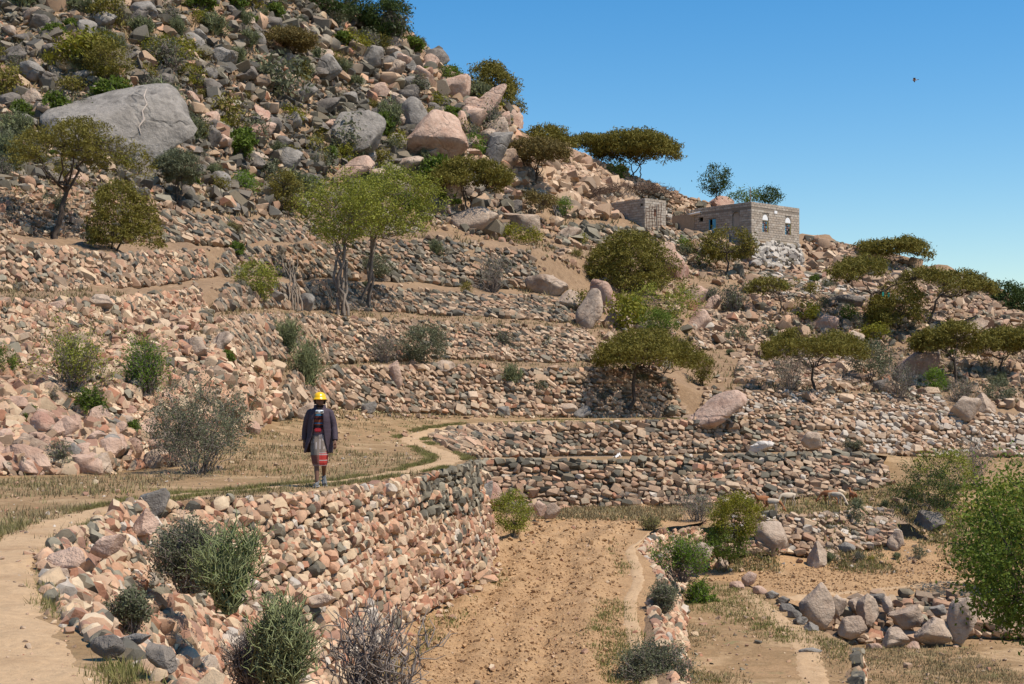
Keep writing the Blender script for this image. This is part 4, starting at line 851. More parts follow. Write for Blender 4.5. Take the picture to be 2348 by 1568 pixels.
# shrubs: (base u, base v, w px, h px, kind, leaf, label)
SH = [
 (250,185,115,85,'l','acacia','dark olive shrub sitting on the top edge of the huge grey slab'),(372,150,90,72,'l','yellow','yellow-green shrub on the upper slope right of the slab-top bush'),(438,200,62,54,'l','yellow','small yellowish shrub below the yellow-green one on the upper slope'),
 (560,445,78,50,'l','bright','fresh green shrub above the uppermost terrace wall'),(650,490,92,98,'l','acacia','dark shrub left of the light green trees'),(1085,364,54,56,'l','bright','vivid green bush against the pink dome rock'),
 (1192,558,92,44,'l','yellow','low yellow-green shrub on the small ledge in the middle'),(1415,415,46,48,'l','green','green bush growing from the ochre stone slope'),(1640,452,70,76,'l','darkg','dark upright bush on the skyline left of the house roof'),
 (1712,466,70,32,'l','green','leafy green bush peeping over the low roof'),(1765,470,62,42,'l','darkg','dark leafy bush behind the roof corner of the house'),(1562,572,26,26,'l','bright','tiny bright bush growing from the yard wall'),(1607,608,46,20,'l','green','small green plants on stones under the yard wall'),
 (588,692,100,98,'l','olive','olive-brown shrub over the dark overhanging rock'),(655,812,92,78,'p','greyg','grey-green stemmed bush, upper of two by the second terrace wall'),(702,895,74,110,'p','greyg','grey-green stemmed bush hanging down, lower of two, above the walking man'),
 (972,836,116,98,'l','greyg','dense round shrub in front of the second terrace wall'),(880,832,90,72,'t','greyg','leafless grey twigs left of the dense round shrub'),(1130,670,90,84,'t','greyg','grey twiggy bush on the terrace above the pointed boulder'),
 (332,925,96,140,'b','bright','shrub with bright green leaves on top of bare stems, left slope'),(160,900,150,130,'b','olive','loose yellowing shrub on the left rubble slope'),(8,860,60,70,'l','green','green bush cut by the left edge'),(205,960,60,60,'b','green','thin leafy sprig between the left boulders'),
 (455,1085,300,190,'b','greyg','large airy twiggy shrub left of the walking man'),(395,1070,150,120,'t','greyg','brown dead part of a shrub left of the large airy one'),
 (1175,1230,88,108,'l','olive','round yellow-green bush in the corner of the ploughed field'),(1662,1290,110,92,'l','green','green feathery bush at the corner above the pasture, lower half'),(1688,1250,116,122,'l','yellow','yellow-green dense bush beside the goats'),
 (1600,1200,96,74,'t','greyg','dry grey brush left of the yellow-green dense bush'),(1560,1330,130,100,'b','bright','shrub with glossy bright leaves hanging over the field wall'),(1600,1400,60,60,'b','bright','drooping leafy shoot at the end of the field wall'),
 (2120,1195,170,150,'l','darkg','broad dark green thicket on the right below the terrace walls'),(2165,1160,150,140,'l','olive','green thicket behind the big tree at the right'),(2235,1120,110,110,'t','greyg','bare grey brush above the green thicket at the right'),
 (1490,1215,56,28,'g','grassg','green grass clump at the far corner of the ploughed field'),(1172,880,50,40,'p','greyg','small dark tuft in the lowest hill wall'),(1962,1208,30,60,'l','greyg','dark tuft hanging over the goat wall'),
 (2060,912,100,80,'t','greyg','twiggy olive shrub below the reddish brown boulder'),(1995,878,110,100,'l','greyg','silvery grey shrub on the right slope'),(2145,900,46,60,'l','bright','bright green sapling beside the reddish brown boulder'),(2205,925,80,60,'t','greyg','grey thorn brush above the slabs, right'),
 (2010,790,80,46,'l','yellow','yellow-green shrub under the tall flat acacia'),(1848,735,64,44,'l','yellow','yellow-green shrub right of the small umbrella acacia'),(1945,745,36,50,'l','green','green shrub left of the tall flat acacia trunk'),
 (1610,885,50,80,'l','acacia','dark shrub at the edge of the bare dome of earth'),(1812,895,150,90,'t','greyg','dead brushwood in the shade of the wide umbrella acacia'),(1500,770,110,60,'l','green','low part of the light green leafy tree'),(1512,745,196,100,'l','olive','light green leafy tree in front of the broad olive acacia'),
 (905,345,44,50,'l','yellow','yellow-green shrub between the two slabs of the upper slope'),(820,365,60,60,'l','greyg','grey-green shrub below the veined slab'),(375,330,50,50,'l','yellow','small green-yellow shrub at the right edge of the huge slab'),(530,535,50,22,'g','grassg','tuft of green grass on the fourth terrace'),
 (1005,250,40,36,'l','yellow','yellow shrub beside the blocky ridge slab'),(1030,190,60,36,'l','green','green shrub on the crest left of the crest acacia'),(960,215,40,30,'l','greyg','grey-green tuft left of the yellow ridge shrub'),(870,120,50,40,'l','acacia','olive bush below the round crest tree'),
 (1450,745,60,60,'l','green','leafy green shrub behind the split tan rock'),(1630,690,60,30,'t','greyg','dark dry brush on the earth slope'),(1290,500,30,50,'l','bright','small green bush left of the blue-grey stones'),(2290,920,70,50,'l','greyg','olive shrub at the right edge above the walls'),
 (1955,1035,60,26,'g','greyg','pale green tuft at the foot of the ochre part of the wall'),(860,640,70,60,'l','greyg','grey-green shrub at the foot of the light green trees'),(120,480,60,40,'l','greyg','greyish brush left of the big umbrella trunk'),
]
KM = {}
def shrub(kind, leaf, w_, h, rg, k):
    if kind == 'l':
        a = (w_/k)*(h/k); return tree_mesh('ball', w_, h, .05, int(np.clip(a/34, 26, 260)*(1.8 if leaf == 'yellow' and w_/k > 100 else 1)), 22, 2.6*k, rg, stems=4, spread=6*k, asp=.4, upb=.15, flat=.8, trunk=.02, fork=.25, nlimb=8, gap=.3)
    if kind == 't': return bush_mesh(w_*1.1, h*1.1, 55, rg, 1, 2.0*k, .9*k*.45, 5, .35)
    if kind == 'p': return bush_mesh(w_*1.1, h*1.1, 80, rg, 3, 2.2*k, .8*k, 7, .3, asp=.15, spread=.05)
    if kind == 'b': return bush_mesh(w_*1.15, h*1.1, 60, rg, 13 if w_/k > 200 else 6, 2.6*k, .7*k, 6, .35, asp=.5, spread=.045)
    if kind == 'g': return bush_mesh(w_*1.1, h*1.1, 70, rg, 4, 3.2*k, .8*k, 2, .3, asp=.12, spread=.15)
for u, v, wp, hp, kd, lf, lab in SH:
    rg = np.random.default_rng(int(u*5+v)); hh_ = ray(u, v)[0]
    p = np.array(hh_) if hh_ is not None else P(u, v+6, 128)
    if u in (1640, 1712, 1765): p = P(u, v, 128)
    if u in (1662, 1688): p = P(u, v, 48.2)
    if u in (1560, 1600) and v > 1300: p = P(u, v, 42)
    k = p[1]/F; big = max(1, 30/p[1])
    m = shrub(kd, lf, wp*k, hp*k, rg, k)
    put('shrub' if kd != 'g' else 'grass_tuft', lab, 'shrub' if kd != 'g' else 'grass tuft', p, m, M['pencil'] if kd == 'p' else M['twig'] if kd in 'tb' else M['bark'], M[lf], names=('stems', 'foliage'))
# foreground plants
def fg(u, v, Y, wp, hp, nst, per, leaf, wm, lm, lab, r, sub=7, curl=.3, asp=.3, spread=.05, droop=0, name='shrub'):
    p = P(u, v, Y); k = Y/F; rg = np.random.default_rng(u)
    put(name, lab, 'shrub', p, bush_mesh(wp*k*1.15, hp*k*1.1, nst, rg, per, leaf, r, sub, curl, asp=asp, spread=spread, droop=droop), wm, lm, names=('stems', 'foliage'))
fg(525,1395,17.2,170,180,75,1,.02,M['pencil'],M['green'],'dense green pencil-stemmed bush on the rubble bank, upper one',.009,9,.4,.2,.04)
fg(440,1350,18.2,170,140,120,5,.022,M['twig'],M['greyg'],'grey twiggy shrub with small green leaves beside the upper pencil-stemmed bush',.006,8,.4,.4,.05)
fg(645,1590,15.2,150,205,100,1,.02,M['pencil'],M['greyg'],'dense pencil-stemmed bush on the rubble bank, lower one',.009,9,.45,.2,.04)
fg(300,1445,14.2,80,85,50,6,.02,M['twig'],M['greyg'],'small grey-green herb on the rubble below the path bend',.005,6,.4,.4,.06)
fg(860,1650,15.5,270,240,46,0,.01,M['twig'],M['twig'],'bare leafless thorn bush at the bottom of the pink wall',.010,9,.5)
fg(575,1560,15.6,120,110,120,0,.01,M['twig'],M['twig'],'tangle of dead grey stems beside the lower pencil-stemmed bush',.006,6,.6)
fg(1500,1600,24.5,150,110,160,5,.03,M['twig'],M['greyg'],'low grey-green bush at the bottom beside the field wall',.007,7,.4,.3,.07)
fg(1475,1500,29,60,36,60,5,.03,M['twig'],M['green'],'little green tuft by the field-edge path',.006,4,.4,.3,.07)
fg(1520,1400,31.2,70,60,70,5,.03,M['twig'],M['greyg'],'grey-green tuft on top of the field wall',.006,5,.4,.3,.07)
# near tree at the right edge
def near_tree(u, v, Y, l, r, tp, bt, n, per, leaf, lab, lm):
    p = P(u, v, Y); k = Y/F; rg = np.random.default_rng(u+1); W = (r-l)*k; H = (v-tp)*k
    m = tree_mesh('ball', W, H, (v-bt)/(v-tp), n, per, leaf, rg, stems=3, lean=((l+r)/2-u)*k, spread=.26, asp=.5, upb=0, flat=.8, trunk=.022, fork=.3, nlimb=12, gap=.25)
    put('tree', lab, 'tree', p, m, M['bark'], M[lm])
near_tree(2410,1640,29,2200,2600,1035,1470,560,46,.05,'near leafy olive-green tree filling the right edge of the picture','green')
near_tree(2340,1280,44,2200,2440,1090,1290,220,36,.06,'grey-green leafy tree behind the near one at the right edge','olive')
# many small shrubs of the upper hillside and the slopes: four models, copied
protos = []
SMALL = [('l','acacia','small dark olive shrub between boulders of the upper hillside'),('l','yellow','small yellow-green shrub between boulders of the upper hillside'),('t','greyg','small grey dry shrub between boulders of the upper hillside'),('p','greyg','small grey-green stemmed shrub between boulders of the upper hillside'),('l','greyg','small silvery shrub between boulders of the upper hillside'),('b','green','small loose green shrub between boulders of the upper hillside')]
for kd, lf, lab in SMALL:
    rg = np.random.default_rng(ord(kd)+len(lf)); k = .034
    WV, WF, LV, LF = shrub(kd, lf, 40*k, 32*k, rg, k); protos.append((mesh_np('stems', WV, WF, [M['pencil'] if kd == 'p' else M['twig']], smooth=True), mesh_np('foliage', LV, LF, [M[lf]]), lf, lab))
zr = np.random.default_rng(404)
def small_shrubs(poly, n, px_, where, wts):
    pl = np.array(poly, float); lo, hi = pl.min(0), pl.max(0); c = 0; first = {}
    while c < n:
        u, v = zr.uniform(lo, hi)
        if not inpoly(np.array([u]), np.array([v]), pl)[0]: continue
        h, nn = ray(u, v)
        if h is None: continue
        i = int(zr.choice(len(protos), p=np.array(wts)/sum(wts))); s_ = px_*np.exp(zr.normal()*.35)*h[1]/F/(40*.034)
        lab = protos[i][3].replace('between boulders of the upper hillside', where)
        if i not in first: first[i] = True
        t_ = thing('shrub', lab, 'shrub', h, lab.replace('shrub ', 'shrubs ', 1), zr.uniform(0, 6.28)); near_label(t_, protos[i][3].replace(' between boulders of the upper hillside', ''), u, v); t_.scale = (s_, s_, s_*zr.uniform(.75, 1.25))
        for nm_, me_ in (('stems', protos[i][0]), ('foliage', protos[i][1])): link(nm_, me_, t_)
        c += 1
small_shrubs([(-20,-20),(720,-20),(860,60),(960,120),(1150,260),(1170,320),(1000,500),(700,500),(300,400),(-20,420)], 235, 40, 'between boulders of the upper hillside', [2.2, 1.6, 3.2, 3, 2.5, 1.3])
small_shrubs([(500,540),(1240,560),(1560,850),(1560,940),(640,930),(500,700)], 16, 26, 'on the terrace walls', [1, .3, 3, 1.5, 1, .6])
small_shrubs([(1240,480),(1700,600),(2347,760),(2347,930),(1700,890),(1400,700)], 42, 26, 'on the right-hand slope', [2, 1.6, 3, 1, 2, 1])
small_shrubs([(1560,1180),(2100,1100),(2200,1300),(1700,1310)], 16, 22, 'on the bank round the goats', [1, .5, 3, 2, 1, 1])
small_shrubs([(0,700),(500,800),(600,960),(330,1060),(0,1090)], 12, 34, 'on the left rubble slope', [1, .5, 3, 1, 1, 2])

# ------------------------------------------------------------------ grass and weeds
def blades(cen, nb, hgt, spread, rg, width=.006):
    n = len(cen)*nb; c = np.repeat(cen, nb, 0); c = c+np.column_stack([rg.normal(size=(n, 2))*np.repeat(spread, nb)[:, None], np.zeros(n)])
    H_ = np.repeat(hgt, nb)*rg.uniform(.5, 1.2, n); d = rg.normal(size=(n, 2)); tip = c+np.column_stack([d*H_[:, None]*.55, H_]); sd = np.column_stack([-d[:, 1], d[:, 0], np.zeros(n)]); sd /= np.linalg.norm(sd, axis=1)[:, None]+1e-9
    W_ = (width*c[:, 1]/20+.003)[:, None]; V = np.stack([c-sd*W_-[0, 0, .02], c+sd*W_-[0, 0, .02], tip], 1).reshape(-1, 3); return V, np.arange(n*3).reshape(-1, 3)
def grass(name, label, pts, material, hg, sp, nb=7, width=.006, seed=1):
    rg = np.random.default_rng(seed); pts = np.array(pts); hgt = hg*rg.uniform(.5, 1.4, len(pts)); V, T = blades(pts, nb, hgt, np.full(len(pts), sp), rg, width)
    link(name, mesh_np(name, V, T, [material]), kind='stuff', label=label)
def gpts(poly, n, seed, noise=None, thr=0):
    zr = np.random.default_rng(seed); pl = np.array(poly, float); lo, hi = pl.min(0), pl.max(0); a = zr.uniform(lo, hi, (n, 2)); a = a[inpoly(a[:, 0], a[:, 1], pl)]; out = []
    for u, v in a:
        h, nn = ray(u, v)
        if h is not None and nn.z > .55: out.append(tuple(h))
    out = np.array(out)
    if noise: out = out[vnoise(np.column_stack([out[:, 0]*noise, out[:, 1]*noise*.6, np.zeros(len(out))]), 9)+zr.normal(size=len(out))*.15 > thr]
    # keep off the trodden path
    d = np.min(np.hypot(out[:, None, 0]-PA[None, ::3, 0], out[:, None, 1]-PA[None, ::3, 1])-PA[None, ::3, 2]*.46, axis=1); return out[d > 0]
TERR = [(-10,1100),(340,1085),(600,975),(750,935),(1000,952),(1000,1000),(960,1020),(1060,1050),(960,1090),(640,1135),(300,1170),(100,1260),(-10,1300)]
grass('dry_grass', 'dry straw-coloured grass on the upper terrace', gpts(TERR, 9000, 1, .5, -.25), M['grassd'], .10, .10, 7, seed=2)
grass('green_grass', 'sparse green weeds on the upper terrace', gpts(TERR, 3000, 3, .7, .32), M['grassg'], .08, .09, 7, seed=3)
# green fringe along the footpath
fr = []; zr = np.random.default_rng(9)
for i in range(0, len(PA)-1):
    for sd in (-1, 1):
        x, y, wd = PA[i]; d = PA[i+1, :2]-PA[i, :2]; d = d/(np.linalg.norm(d)+1e-9); nn = np.array([-d[1], d[0]])*sd
        if vnoise(np.array([[x*(.8 if y > 16 else 1.6), y*(.5 if y > 16 else 1.3), sd*3.]]), 4)[0] < (-.25 if y > 16 else .18): continue
        for _ in range(20 if y < 16 else 14):
            o_ = wd*.5+abs(zr.normal())*(.13 if y > 16 else .2); a = np.array([x, y])+nn*o_+zr.uniform(-.25, .25, 2)*d; h = drop(a[0], a[1], ZC-.9)
            if h is not None and h[2] > ZC-2.2: fr.append((a[0], a[1], h[2]))
grass('green_grass', 'green grass fringe along the footpath', fr, M['grassg'], .065, .05, 9, .004, seed=5)
grass('green_grass', 'grass on the pasture', gpts([(1560,1330),(1700,1345),(1940,1480),(1940,1568),(1570,1568)], 3200, 6, .6, .12), M['grassg'], .09, .1, 7, seed=6)
grass('dry_grass', 'dry grass on the pasture', gpts([(1560,1330),(1700,1345),(1940,1480),(1940,1568),(1570,1568)], 2600, 7, .5, 0), M['grassd'], .09, .1, 6, seed=7)
grass('green_grass', 'weeds on the ledge and bank around the goats', gpts([(1500,1165),(2040,1110),(2347,1100),(2347,1330),(1900,1310),(1600,1310),(1700,1190),(1560,1190)], 4200, 8, .5, .1), M['grassg'], .13, .12, 7, .008, seed=8)
grass('dry_grass', 'dry weeds on the ledge and bank around the goats', gpts([(1500,1165),(2040,1110),(2347,1050),(2347,1330),(1900,1310),(1600,1310),(1700,1190),(1560,1190)], 4800, 9, .5, 0), M['grassd'], .13, .12, 7, .008, seed=9)
grass('green_grass', 'weeds along the edges of the ploughed field', gpts([(1380,1230),(1440,1240),(1480,1300),(1450,1400),(1500,1568),(1380,1568),(1340,1450),(1410,1300)], 1800, 10, .8, 0)if True else [], M['grassg'], .07, .08, 7, seed=10)
grass('green_grass', 'weeds at the foot of the pink wall', gpts([(1140,1300),(1180,1330),(1060,1420),(900,1568),(800,1568),(920,1440),(1080,1350)], 1500, 11, .8, -.1), M['grassg'], .09, .09, 7, seed=11)
grass('dry_grass', 'dry grass under the far walls', gpts([(1080,1045),(2300,1045),(2300,1065),(1080,1062)]+[], 1500, 12) if False else gpts([(1120,1160),(1560,1160),(1560,1195),(1200,1190)], 1500, 12), M['grassd'], .12, .12, 7, .008, seed=12)
grass('dry_grass', 'dry tufts on the hill ledges', gpts([(0,640),(500,700),(1380,740),(1560,960),(700,960),(500,800),(0,800)], 9000, 13), M['grassd'], .16, .14, 6, .008, seed=13)
grass('dry_grass', 'dry grass on the bottom right field', gpts([(1960,1480),(2347,1450),(2347,1568),(1980,1568)], 2600, 14, .5, -.1), M['grassd'], .08, .1, 6, seed=14)
grass('dry_grass', 'dry grass tufts between the rocks of the hillside', gpts([(0,0),(800,0),(1180,270),(1250,440),(1700,600),(2347,780),(2347,930),(1600,890),(900,540),(0,450)], 6000, 15), M['grassd'], .35, .2, 8, .010, seed=15)
settle_labels()

# ------------------------------------------------------------------ small helpers for built things
def box(sx, sy, sz, name='box', m=None, bev=.0):
    bm = bmesh.new(); bmesh.ops.create_cube(bm, size=1); bmesh.ops.scale(bm, vec=(sx, sy, sz), verts=bm.verts)
    if bev: bmesh.ops.bevel(bm, geom=bm.edges[:], offset=bev, segments=2, affect='EDGES')
    me = bpy.data.meshes.new(name); bm.to_mesh(me); bm.free(); me.materials.append(m); return me
def flat(nm, c, rough=.8, namt=.12, bump=.15, bscale=14, spec=.3, **k): return mat(nm, col=c, rough=rough, namt=namt, bump=bump, bscale=bscale, spec=spec, **k)
M['block'] = mat('concrete_block', ramp=[(.33,.27,.21),(.40,.335,.265),(.36,.30,.24),(.43,.37,.30),(.38,.31,.24)], island=True, namt=.25, bump=.5, bscale=10, fine=5)
M['mortar'] = flat('mortar', (.22,.18,.14), .95, .25); M['render'] = flat('earth_plaster', (.36,.29,.21), .95, .3, .5, 5)
M['white'] = flat('white_paint', (.75,.73,.70), .6, .08); M['blue'] = flat('blue_paint', (.10,.32,.42), .5, .15); M['dark'] = flat('dark_interior', (.015,.013,.012), .9, .1)
M['wood'] = mat('grey_wood', ramp=[(.17,.13,.095),(.30,.24,.18)], nscale=4, namt=.3, bump=.5, bscale=18)
M['rust'] = flat('rusty_iron', (.13,.06,.035), .8, .3)

# ------------------------------------------------------------------ block buildings
def block_wall(A, d, L, z0, z1, nrm, holes, out, bands=()):
    """courses of blocks along d from A; holes and bands are skipped; appends (pos, dir, len, h)"""
    n = int(round((z1-z0)/.2)); hz = (z1-z0)/n
    for k in range(n):
        zc = z0+(k+.5)*hz
        if any(b0 < zc < b1 for b0, b1 in bands): continue
        s_ = -.2*(k % 2)
        while s_ < L-.02:
            a, b = max(s_, 0), min(s_+.42, L); segs = [(a, b)]
            for h0, h1, g0, g1 in holes:
                if g0 < zc < g1:
                    ns = []
                    for q0, q1 in segs:
                        if q1 <= h0 or q0 >= h1: ns.append((q0, q1)); continue
                        if q0 < h0: ns.append((q0, h0))
                        if q1 > h1: ns.append((h1, q1))
                    segs = ns
            for q0, q1 in segs:
                if q1-q0 > .05: out.append((np.array([A[0]+d[0]*(q0+q1)/2, A[1]+d[1]*(q0+q1)/2, zc]), d, q1-q0-.022, hz-.02, nrm))
            s_ += .42
def core_wall(name, A, d, L, z0, z1, nrm, holes, th, org, parent, material):
    """mortar core behind the blocks, with the openings really open"""
    ss = sorted({0, L, *[x for h in holes for x in h[:2]]}); zz = sorted({z0, z1, *[x for h in holes for x in h[2:]]}); V, Q = [], []
    def solid(s_, z_): return 0 < s_ < L and z0 < z_ < z1 and not any(h[0] < s_ < h[1] and h[2] < z_ < h[3] for h in holes)
    d3, n3 = np.array([d[0], d[1], 0.]), np.array([nrm[0], nrm[1], 0.]); A3 = np.array([A[0], A[1], 0.])
    def quad(*p): i = len(V); V.extend(p); Q.append([i, i+1, i+2, i+3])
    pt = lambda s_, z_, t_: A3+d3*s_-n3*t_+np.array([0, 0, z_])-org
    for i in range(len(ss)-1):
        for j in range(len(zz)-1):
            a, b, c, e = ss[i], ss[i+1], zz[j], zz[j+1]; m = ((a+b)/2, (c+e)/2)
            if not solid(*m): continue
            quad(pt(a, c, .025), pt(b, c, .025), pt(b, e, .025), pt(a, e, .025)); quad(pt(b, c, th), pt(a, c, th), pt(a, e, th), pt(b, e, th))
            if not solid((ss[i-1]+a)/2 if i else -1, m[1]): quad(pt(a, c, th), pt(a, c, .025), pt(a, e, .025), pt(a, e, th))
            if not solid((b+ss[i+2])/2 if i+2 < len(ss) else L+1, m[1]): quad(pt(b, c, .025), pt(b, c, th), pt(b, e, th), pt(b, e, .025))
            if not solid(m[0], (zz[j-1]+c)/2 if j else z0-1): quad(pt(a, c, th), pt(b, c, th), pt(b, c, .025), pt(a, c, .025))
            if not solid(m[0], (e+zz[j+2])/2 if j+2 < len(zz) else z1+1): quad(pt(a, e, .025), pt(b, e, .025), pt(b, e, th), pt(a, e, th))
    return link(name, mesh_np(name, V, [Q], [material]), parent)
def building(name, label, Cc, dr, Lr, dl, Ll, z0, z1, hr, hl, bandz):
    org = np.array([Cc[0], Cc[1], z0]); t_ = thing(name, label, 'house', org); t_['kind'] = 'thing'
    nr_, nl_ = (dl[0]*-1, dl[1]*-1), (dr[0]*-1, dr[1]*-1); out = []
    far1 = (Cc[0]+dr[0]*Lr, Cc[1]+dr[1]*Lr); far2 = (Cc[0]+dl[0]*Ll, Cc[1]+dl[1]*Ll)
    block_wall(Cc, dr, Lr, z0, z1, nr_, hr, out, bandz); block_wall(Cc, dl, Ll, z0, z1, nl_, hl, out, bandz)
    block_wall(far1, dl, Ll, z0, z1, dr, [], out, bandz); block_wall(far2, dr, Lr, z0, z1, dl, [], out, bandz)
    core_wall('mortar', Cc, dr, Lr, z0, z1, nr_, hr, .2, org, t_, M['mortar']); core_wall('mortar', Cc, dl, Ll, z0, z1, nl_, hl, .2, org, t_, M['mortar'])
    core_wall('mortar', far1, dl, Ll, z0, z1, dr, [], .2, org, t_, M['mortar']); core_wall('mortar', far2, dr, Lr, z0, z1, dl, [], .2, org, t_, M['mortar'])
    mids = [np.array([Cc[0], Cc[1], z1-.35]), np.array([far1[0], far1[1], z1-.35]), np.array([far1[0]+dl[0]*Ll, far1[1]+dl[1]*Ll, z1-.35]), np.array([far2[0], far2[1], z1-.35])]
    link('roof', mesh_np('roof', [m-org for m in mids], [[[0, 1, 2, 3]]], [M['render']]), t_)
    for b0, b1 in bandz:
        for (A, d, L, nn) in ((Cc, dr, Lr, nr_), (Cc, dl, Ll, nl_)):
            me = box(L-.01, .03, b1-b0-.004, 'ring_beam', M['mortar'] if b0 > z0 else M['render']); o = link('ring_beam', me, t_)
            o.location = Vector((A[0]+d[0]*L/2+nn[0]*-.012, A[1]+d[1]*L/2+nn[1]*-.012, (b0+b1)/2))-Vector(org); o.rotation_euler[2] = math.atan2(d[1], d[0])
    bx = [box(1, 1, 1, 'block', M['block'], .0) for _ in range(3)]; r = np.random.default_rng(len(out)); rest = []
    for i, (p, d, l, h, nn) in enumerate(out):
        s_ = Vector((l*r.uniform(.97, 1), .08*r.uniform(.8, 1.2), h*r.uniform(.96, 1.0)))
        Rm = Matrix.Rotation(math.atan2(d[1], d[0])+r.normal()*.006, 4, 'Z')
        mw = Matrix.Translation(Vector(p)-Vector(org)-Vector((nn[0], nn[1], 0))*.02+Vector((0, 0, r.normal()*.003))) @ Rm @ Matrix.Diagonal((*s_, 1))
        if i < 300: o = bpy.data.objects.new('block', bx[i % 3]); C.objects.link(o); o.parent = t_; o.matrix_local = mw
        else: rest.append(mw)
    bv = [(x, y, z) for x in (-.5, .5) for y in (-.5, .5) for z in (-.5, .5)]; bf = [[0, 1, 3, 2], [4, 6, 7, 5], [0, 4, 5, 1], [2, 3, 7, 6], [0, 2, 6, 4], [1, 5, 7, 3]]; V, Q = [], []
    for mw in rest:
        o_ = len(V); V += [tuple(mw @ Vector(b)) for b in bv]; Q += [[q+o_ for q in f] for f in bf]
    if rest: link('more_blocks', mesh_np('more_blocks', V, [Q], [M['block']]), t_, kind='stuff')
    return t_, org
HC = (19.85, 118.0); dR, dL = np.array([.742, .670]), np.array([-.670, .742]); z0, z1 = ZC+12.68-8+8-8, 0
z0 = ZC+(900-550)/F*118; z1 = ZC+(900-462)/F*118
holeR = [(1.45, 2.27, z0+.72, z0+2.32), (4.55, 5.37, z0+.72, z0+2.32)]
holeL = [(3.77, 4.53, z0+.12, z0+2.1), (5.18, 5.63, z0+2.0, z0+2.35), (1.19, 1.99, z0+1.1, z0+2.5)]
house, ho = building('block_house', 'pale concrete block house with two arched windows on the skyline', HC, dR, 6.57, dL, 6.15, z0, z1, holeR, holeL, [(z0, z0+.2), (z1-.6, z1-.4)])
nR, nL = -dL, -dR
def on_wall(d, nn, s_, z_, off=0): return Vector((HC[0]+d[0]*s_+nn[0]*off, HC[1]+d[1]*s_+nn[1]*off, z_))-Vector(ho)
def arch_mesh(wd, hh, dp, m, n=12):      # half disc standing on its flat side, with thickness
    pts = [(math.cos(a)*wd/2, math.sin(a)*hh) for a in np.linspace(0, math.pi, n)]; V = [(x, -dp/2, z) for x, z in pts]+[(x, dp/2, z) for x, z in pts]; k = n
    bm = bmesh.new(); vs = [bm.verts.new(v) for v in V]; bm.faces.new(vs[:k]); bm.faces.new(vs[k:][::-1])
    for i in range(k): bm.faces.new([vs[i], vs[i+k], vs[(i+1) % k+k], vs[(i+1) % k]])
    bmesh.ops.recalc_face_normals(bm, faces=bm.faces); me = bpy.data.meshes.new('arch'); bm.to_mesh(me); bm.free(); me.materials.append(m); return me
def arch_surround(wd, hh, top, m):     # fills the corners beside a round arch
    V, Q = [], []; n = 12
    for i, a in enumerate(np.linspace(0, math.pi, n)):
        for y in (-.04, .06): V += [(math.cos(a)*wd/2, y, math.sin(a)*hh), (math.cos(a)*wd/2*1.02, y, top)]
    for i in range(n-1): a, b = i*4, (i+1)*4; Q += [[a, b, b+1, a+1], [a+3, b+3, b+2, a+2], [a, a+2, b+2, b]]
    return mesh_np('arch_corners', V, [Q], [m])
M['glassb'] = flat('blue_glass', (.05,.16,.24), .15, .1, 0, spec=.6); M['glassr'] = flat('red_brown_glass', (.12,.035,.02), .2, .1, 0, spec=.6); M['frame'] = flat('yellow_frame', (.42,.34,.10), .5, .1)
M['glassw'] = flat('pale_glass', (.6,.55,.4), .2, .1, 0, spec=.6)
for s0 in (1.45, 4.55):
    rz = math.atan2(dR[1], dR[0])
    wn = link('window', box(.82, .03, 1.02, 'window', M['dark']), house); wn.location = on_wall(dR, nR, s0+.41, z0+.72+.51, -.10); wn.rotation_euler[2] = rz
    for x, zc, sx, sz in ((-.385, 0, .05, 1.02), (.385, 0, .05, 1.02), (0, -.485, .72, .05), (0, .485, .72, .05)):
        o = link('frame', box(sx, .06, sz-.004, 'frame', M['frame']), wn); o.location = (x, -.03, zc)
    pr = np.random.default_rng(int(s0*10))
    for ix in range(3):
        for iz in range(5):
            o = link('pane', box(.20, .012, .155, 'pane', M['glassb'] if (ix == 0 and iz < 4) or pr.random() < .3 else (M['glassr'] if pr.random() < .75 else M['dark'])), wn); o.location = (-.235+ix*.235, -.025, -.385+iz*.19)
            if (ix+iz) % 2: o2 = link('star', box(.045, .012, .045, 'star', M['glassw']), wn); o2.location = (-.235+ix*.235, -.04, -.385+iz*.19); o2.rotation_euler[1] = .78
    fl_ = link('fanlight', arch_mesh(.74, .46, .04, M['white']), house); fl_.location = on_wall(dR, nR, s0+.41, z0+1.80, -.02); fl_.rotation_euler[2] = rz
    ac = link('arch_corners', arch_surround(.82, .5, .52, M['mortar']), house); ac.location = on_wall(dR, nR, s0+.41, z0+1.80, -.03); ac.rotation_euler[2] = rz
    o = link('lintel', box(.80, .05, .06, 'lintel', M['mortar']), house); o.location = on_wall(dR, nR, s0+.41, z0+1.765, -.03); o.rotation_euler[2] = rz
rzl = math.atan2(dL[1], dL[0])
dr_ = link('door', box(.34, .04, 1.96, 'door', M['blue']), house); dr_.location = on_wall(dL, nL, 3.92, z0+1.1, .02); dr_.rotation_euler[2] = rzl+.5
df = link('door_frame', box(.05, .1, 1.98, 'door_frame', M['blue']), house); df.location = on_wall(dL, nL, 4.5, z0+1.1, -.03); df.rotation_euler[2] = rzl
o = link('curtain', box(.40, .03, 1.2, 'curtain', M['blue']), house); o.location = on_wall(dL, nL, 4.25, z0+.7, -.12); o.rotation_euler[2] = rzl
bw = link('blind_window', box(.78, .05, 1.0, 'blind_window', M['block']), house); bw.location = on_wall(dL, nL, 1.59, z0+1.6, -.11); bw.rotation_euler[2] = rzl
o = link('arch_corners', arch_surround(.80, .38, .40, M['mortar']), house); o.location = on_wall(dL, nL, 1.59, z0+2.1, -.03); o.rotation_euler[2] = rzl
o = link('blind_arch', arch_mesh(.78, .36, .05, M['block']), house); o.location = on_wall(dL, nL, 1.59, z0+2.1, -.11); o.rotation_euler[2] = rzl
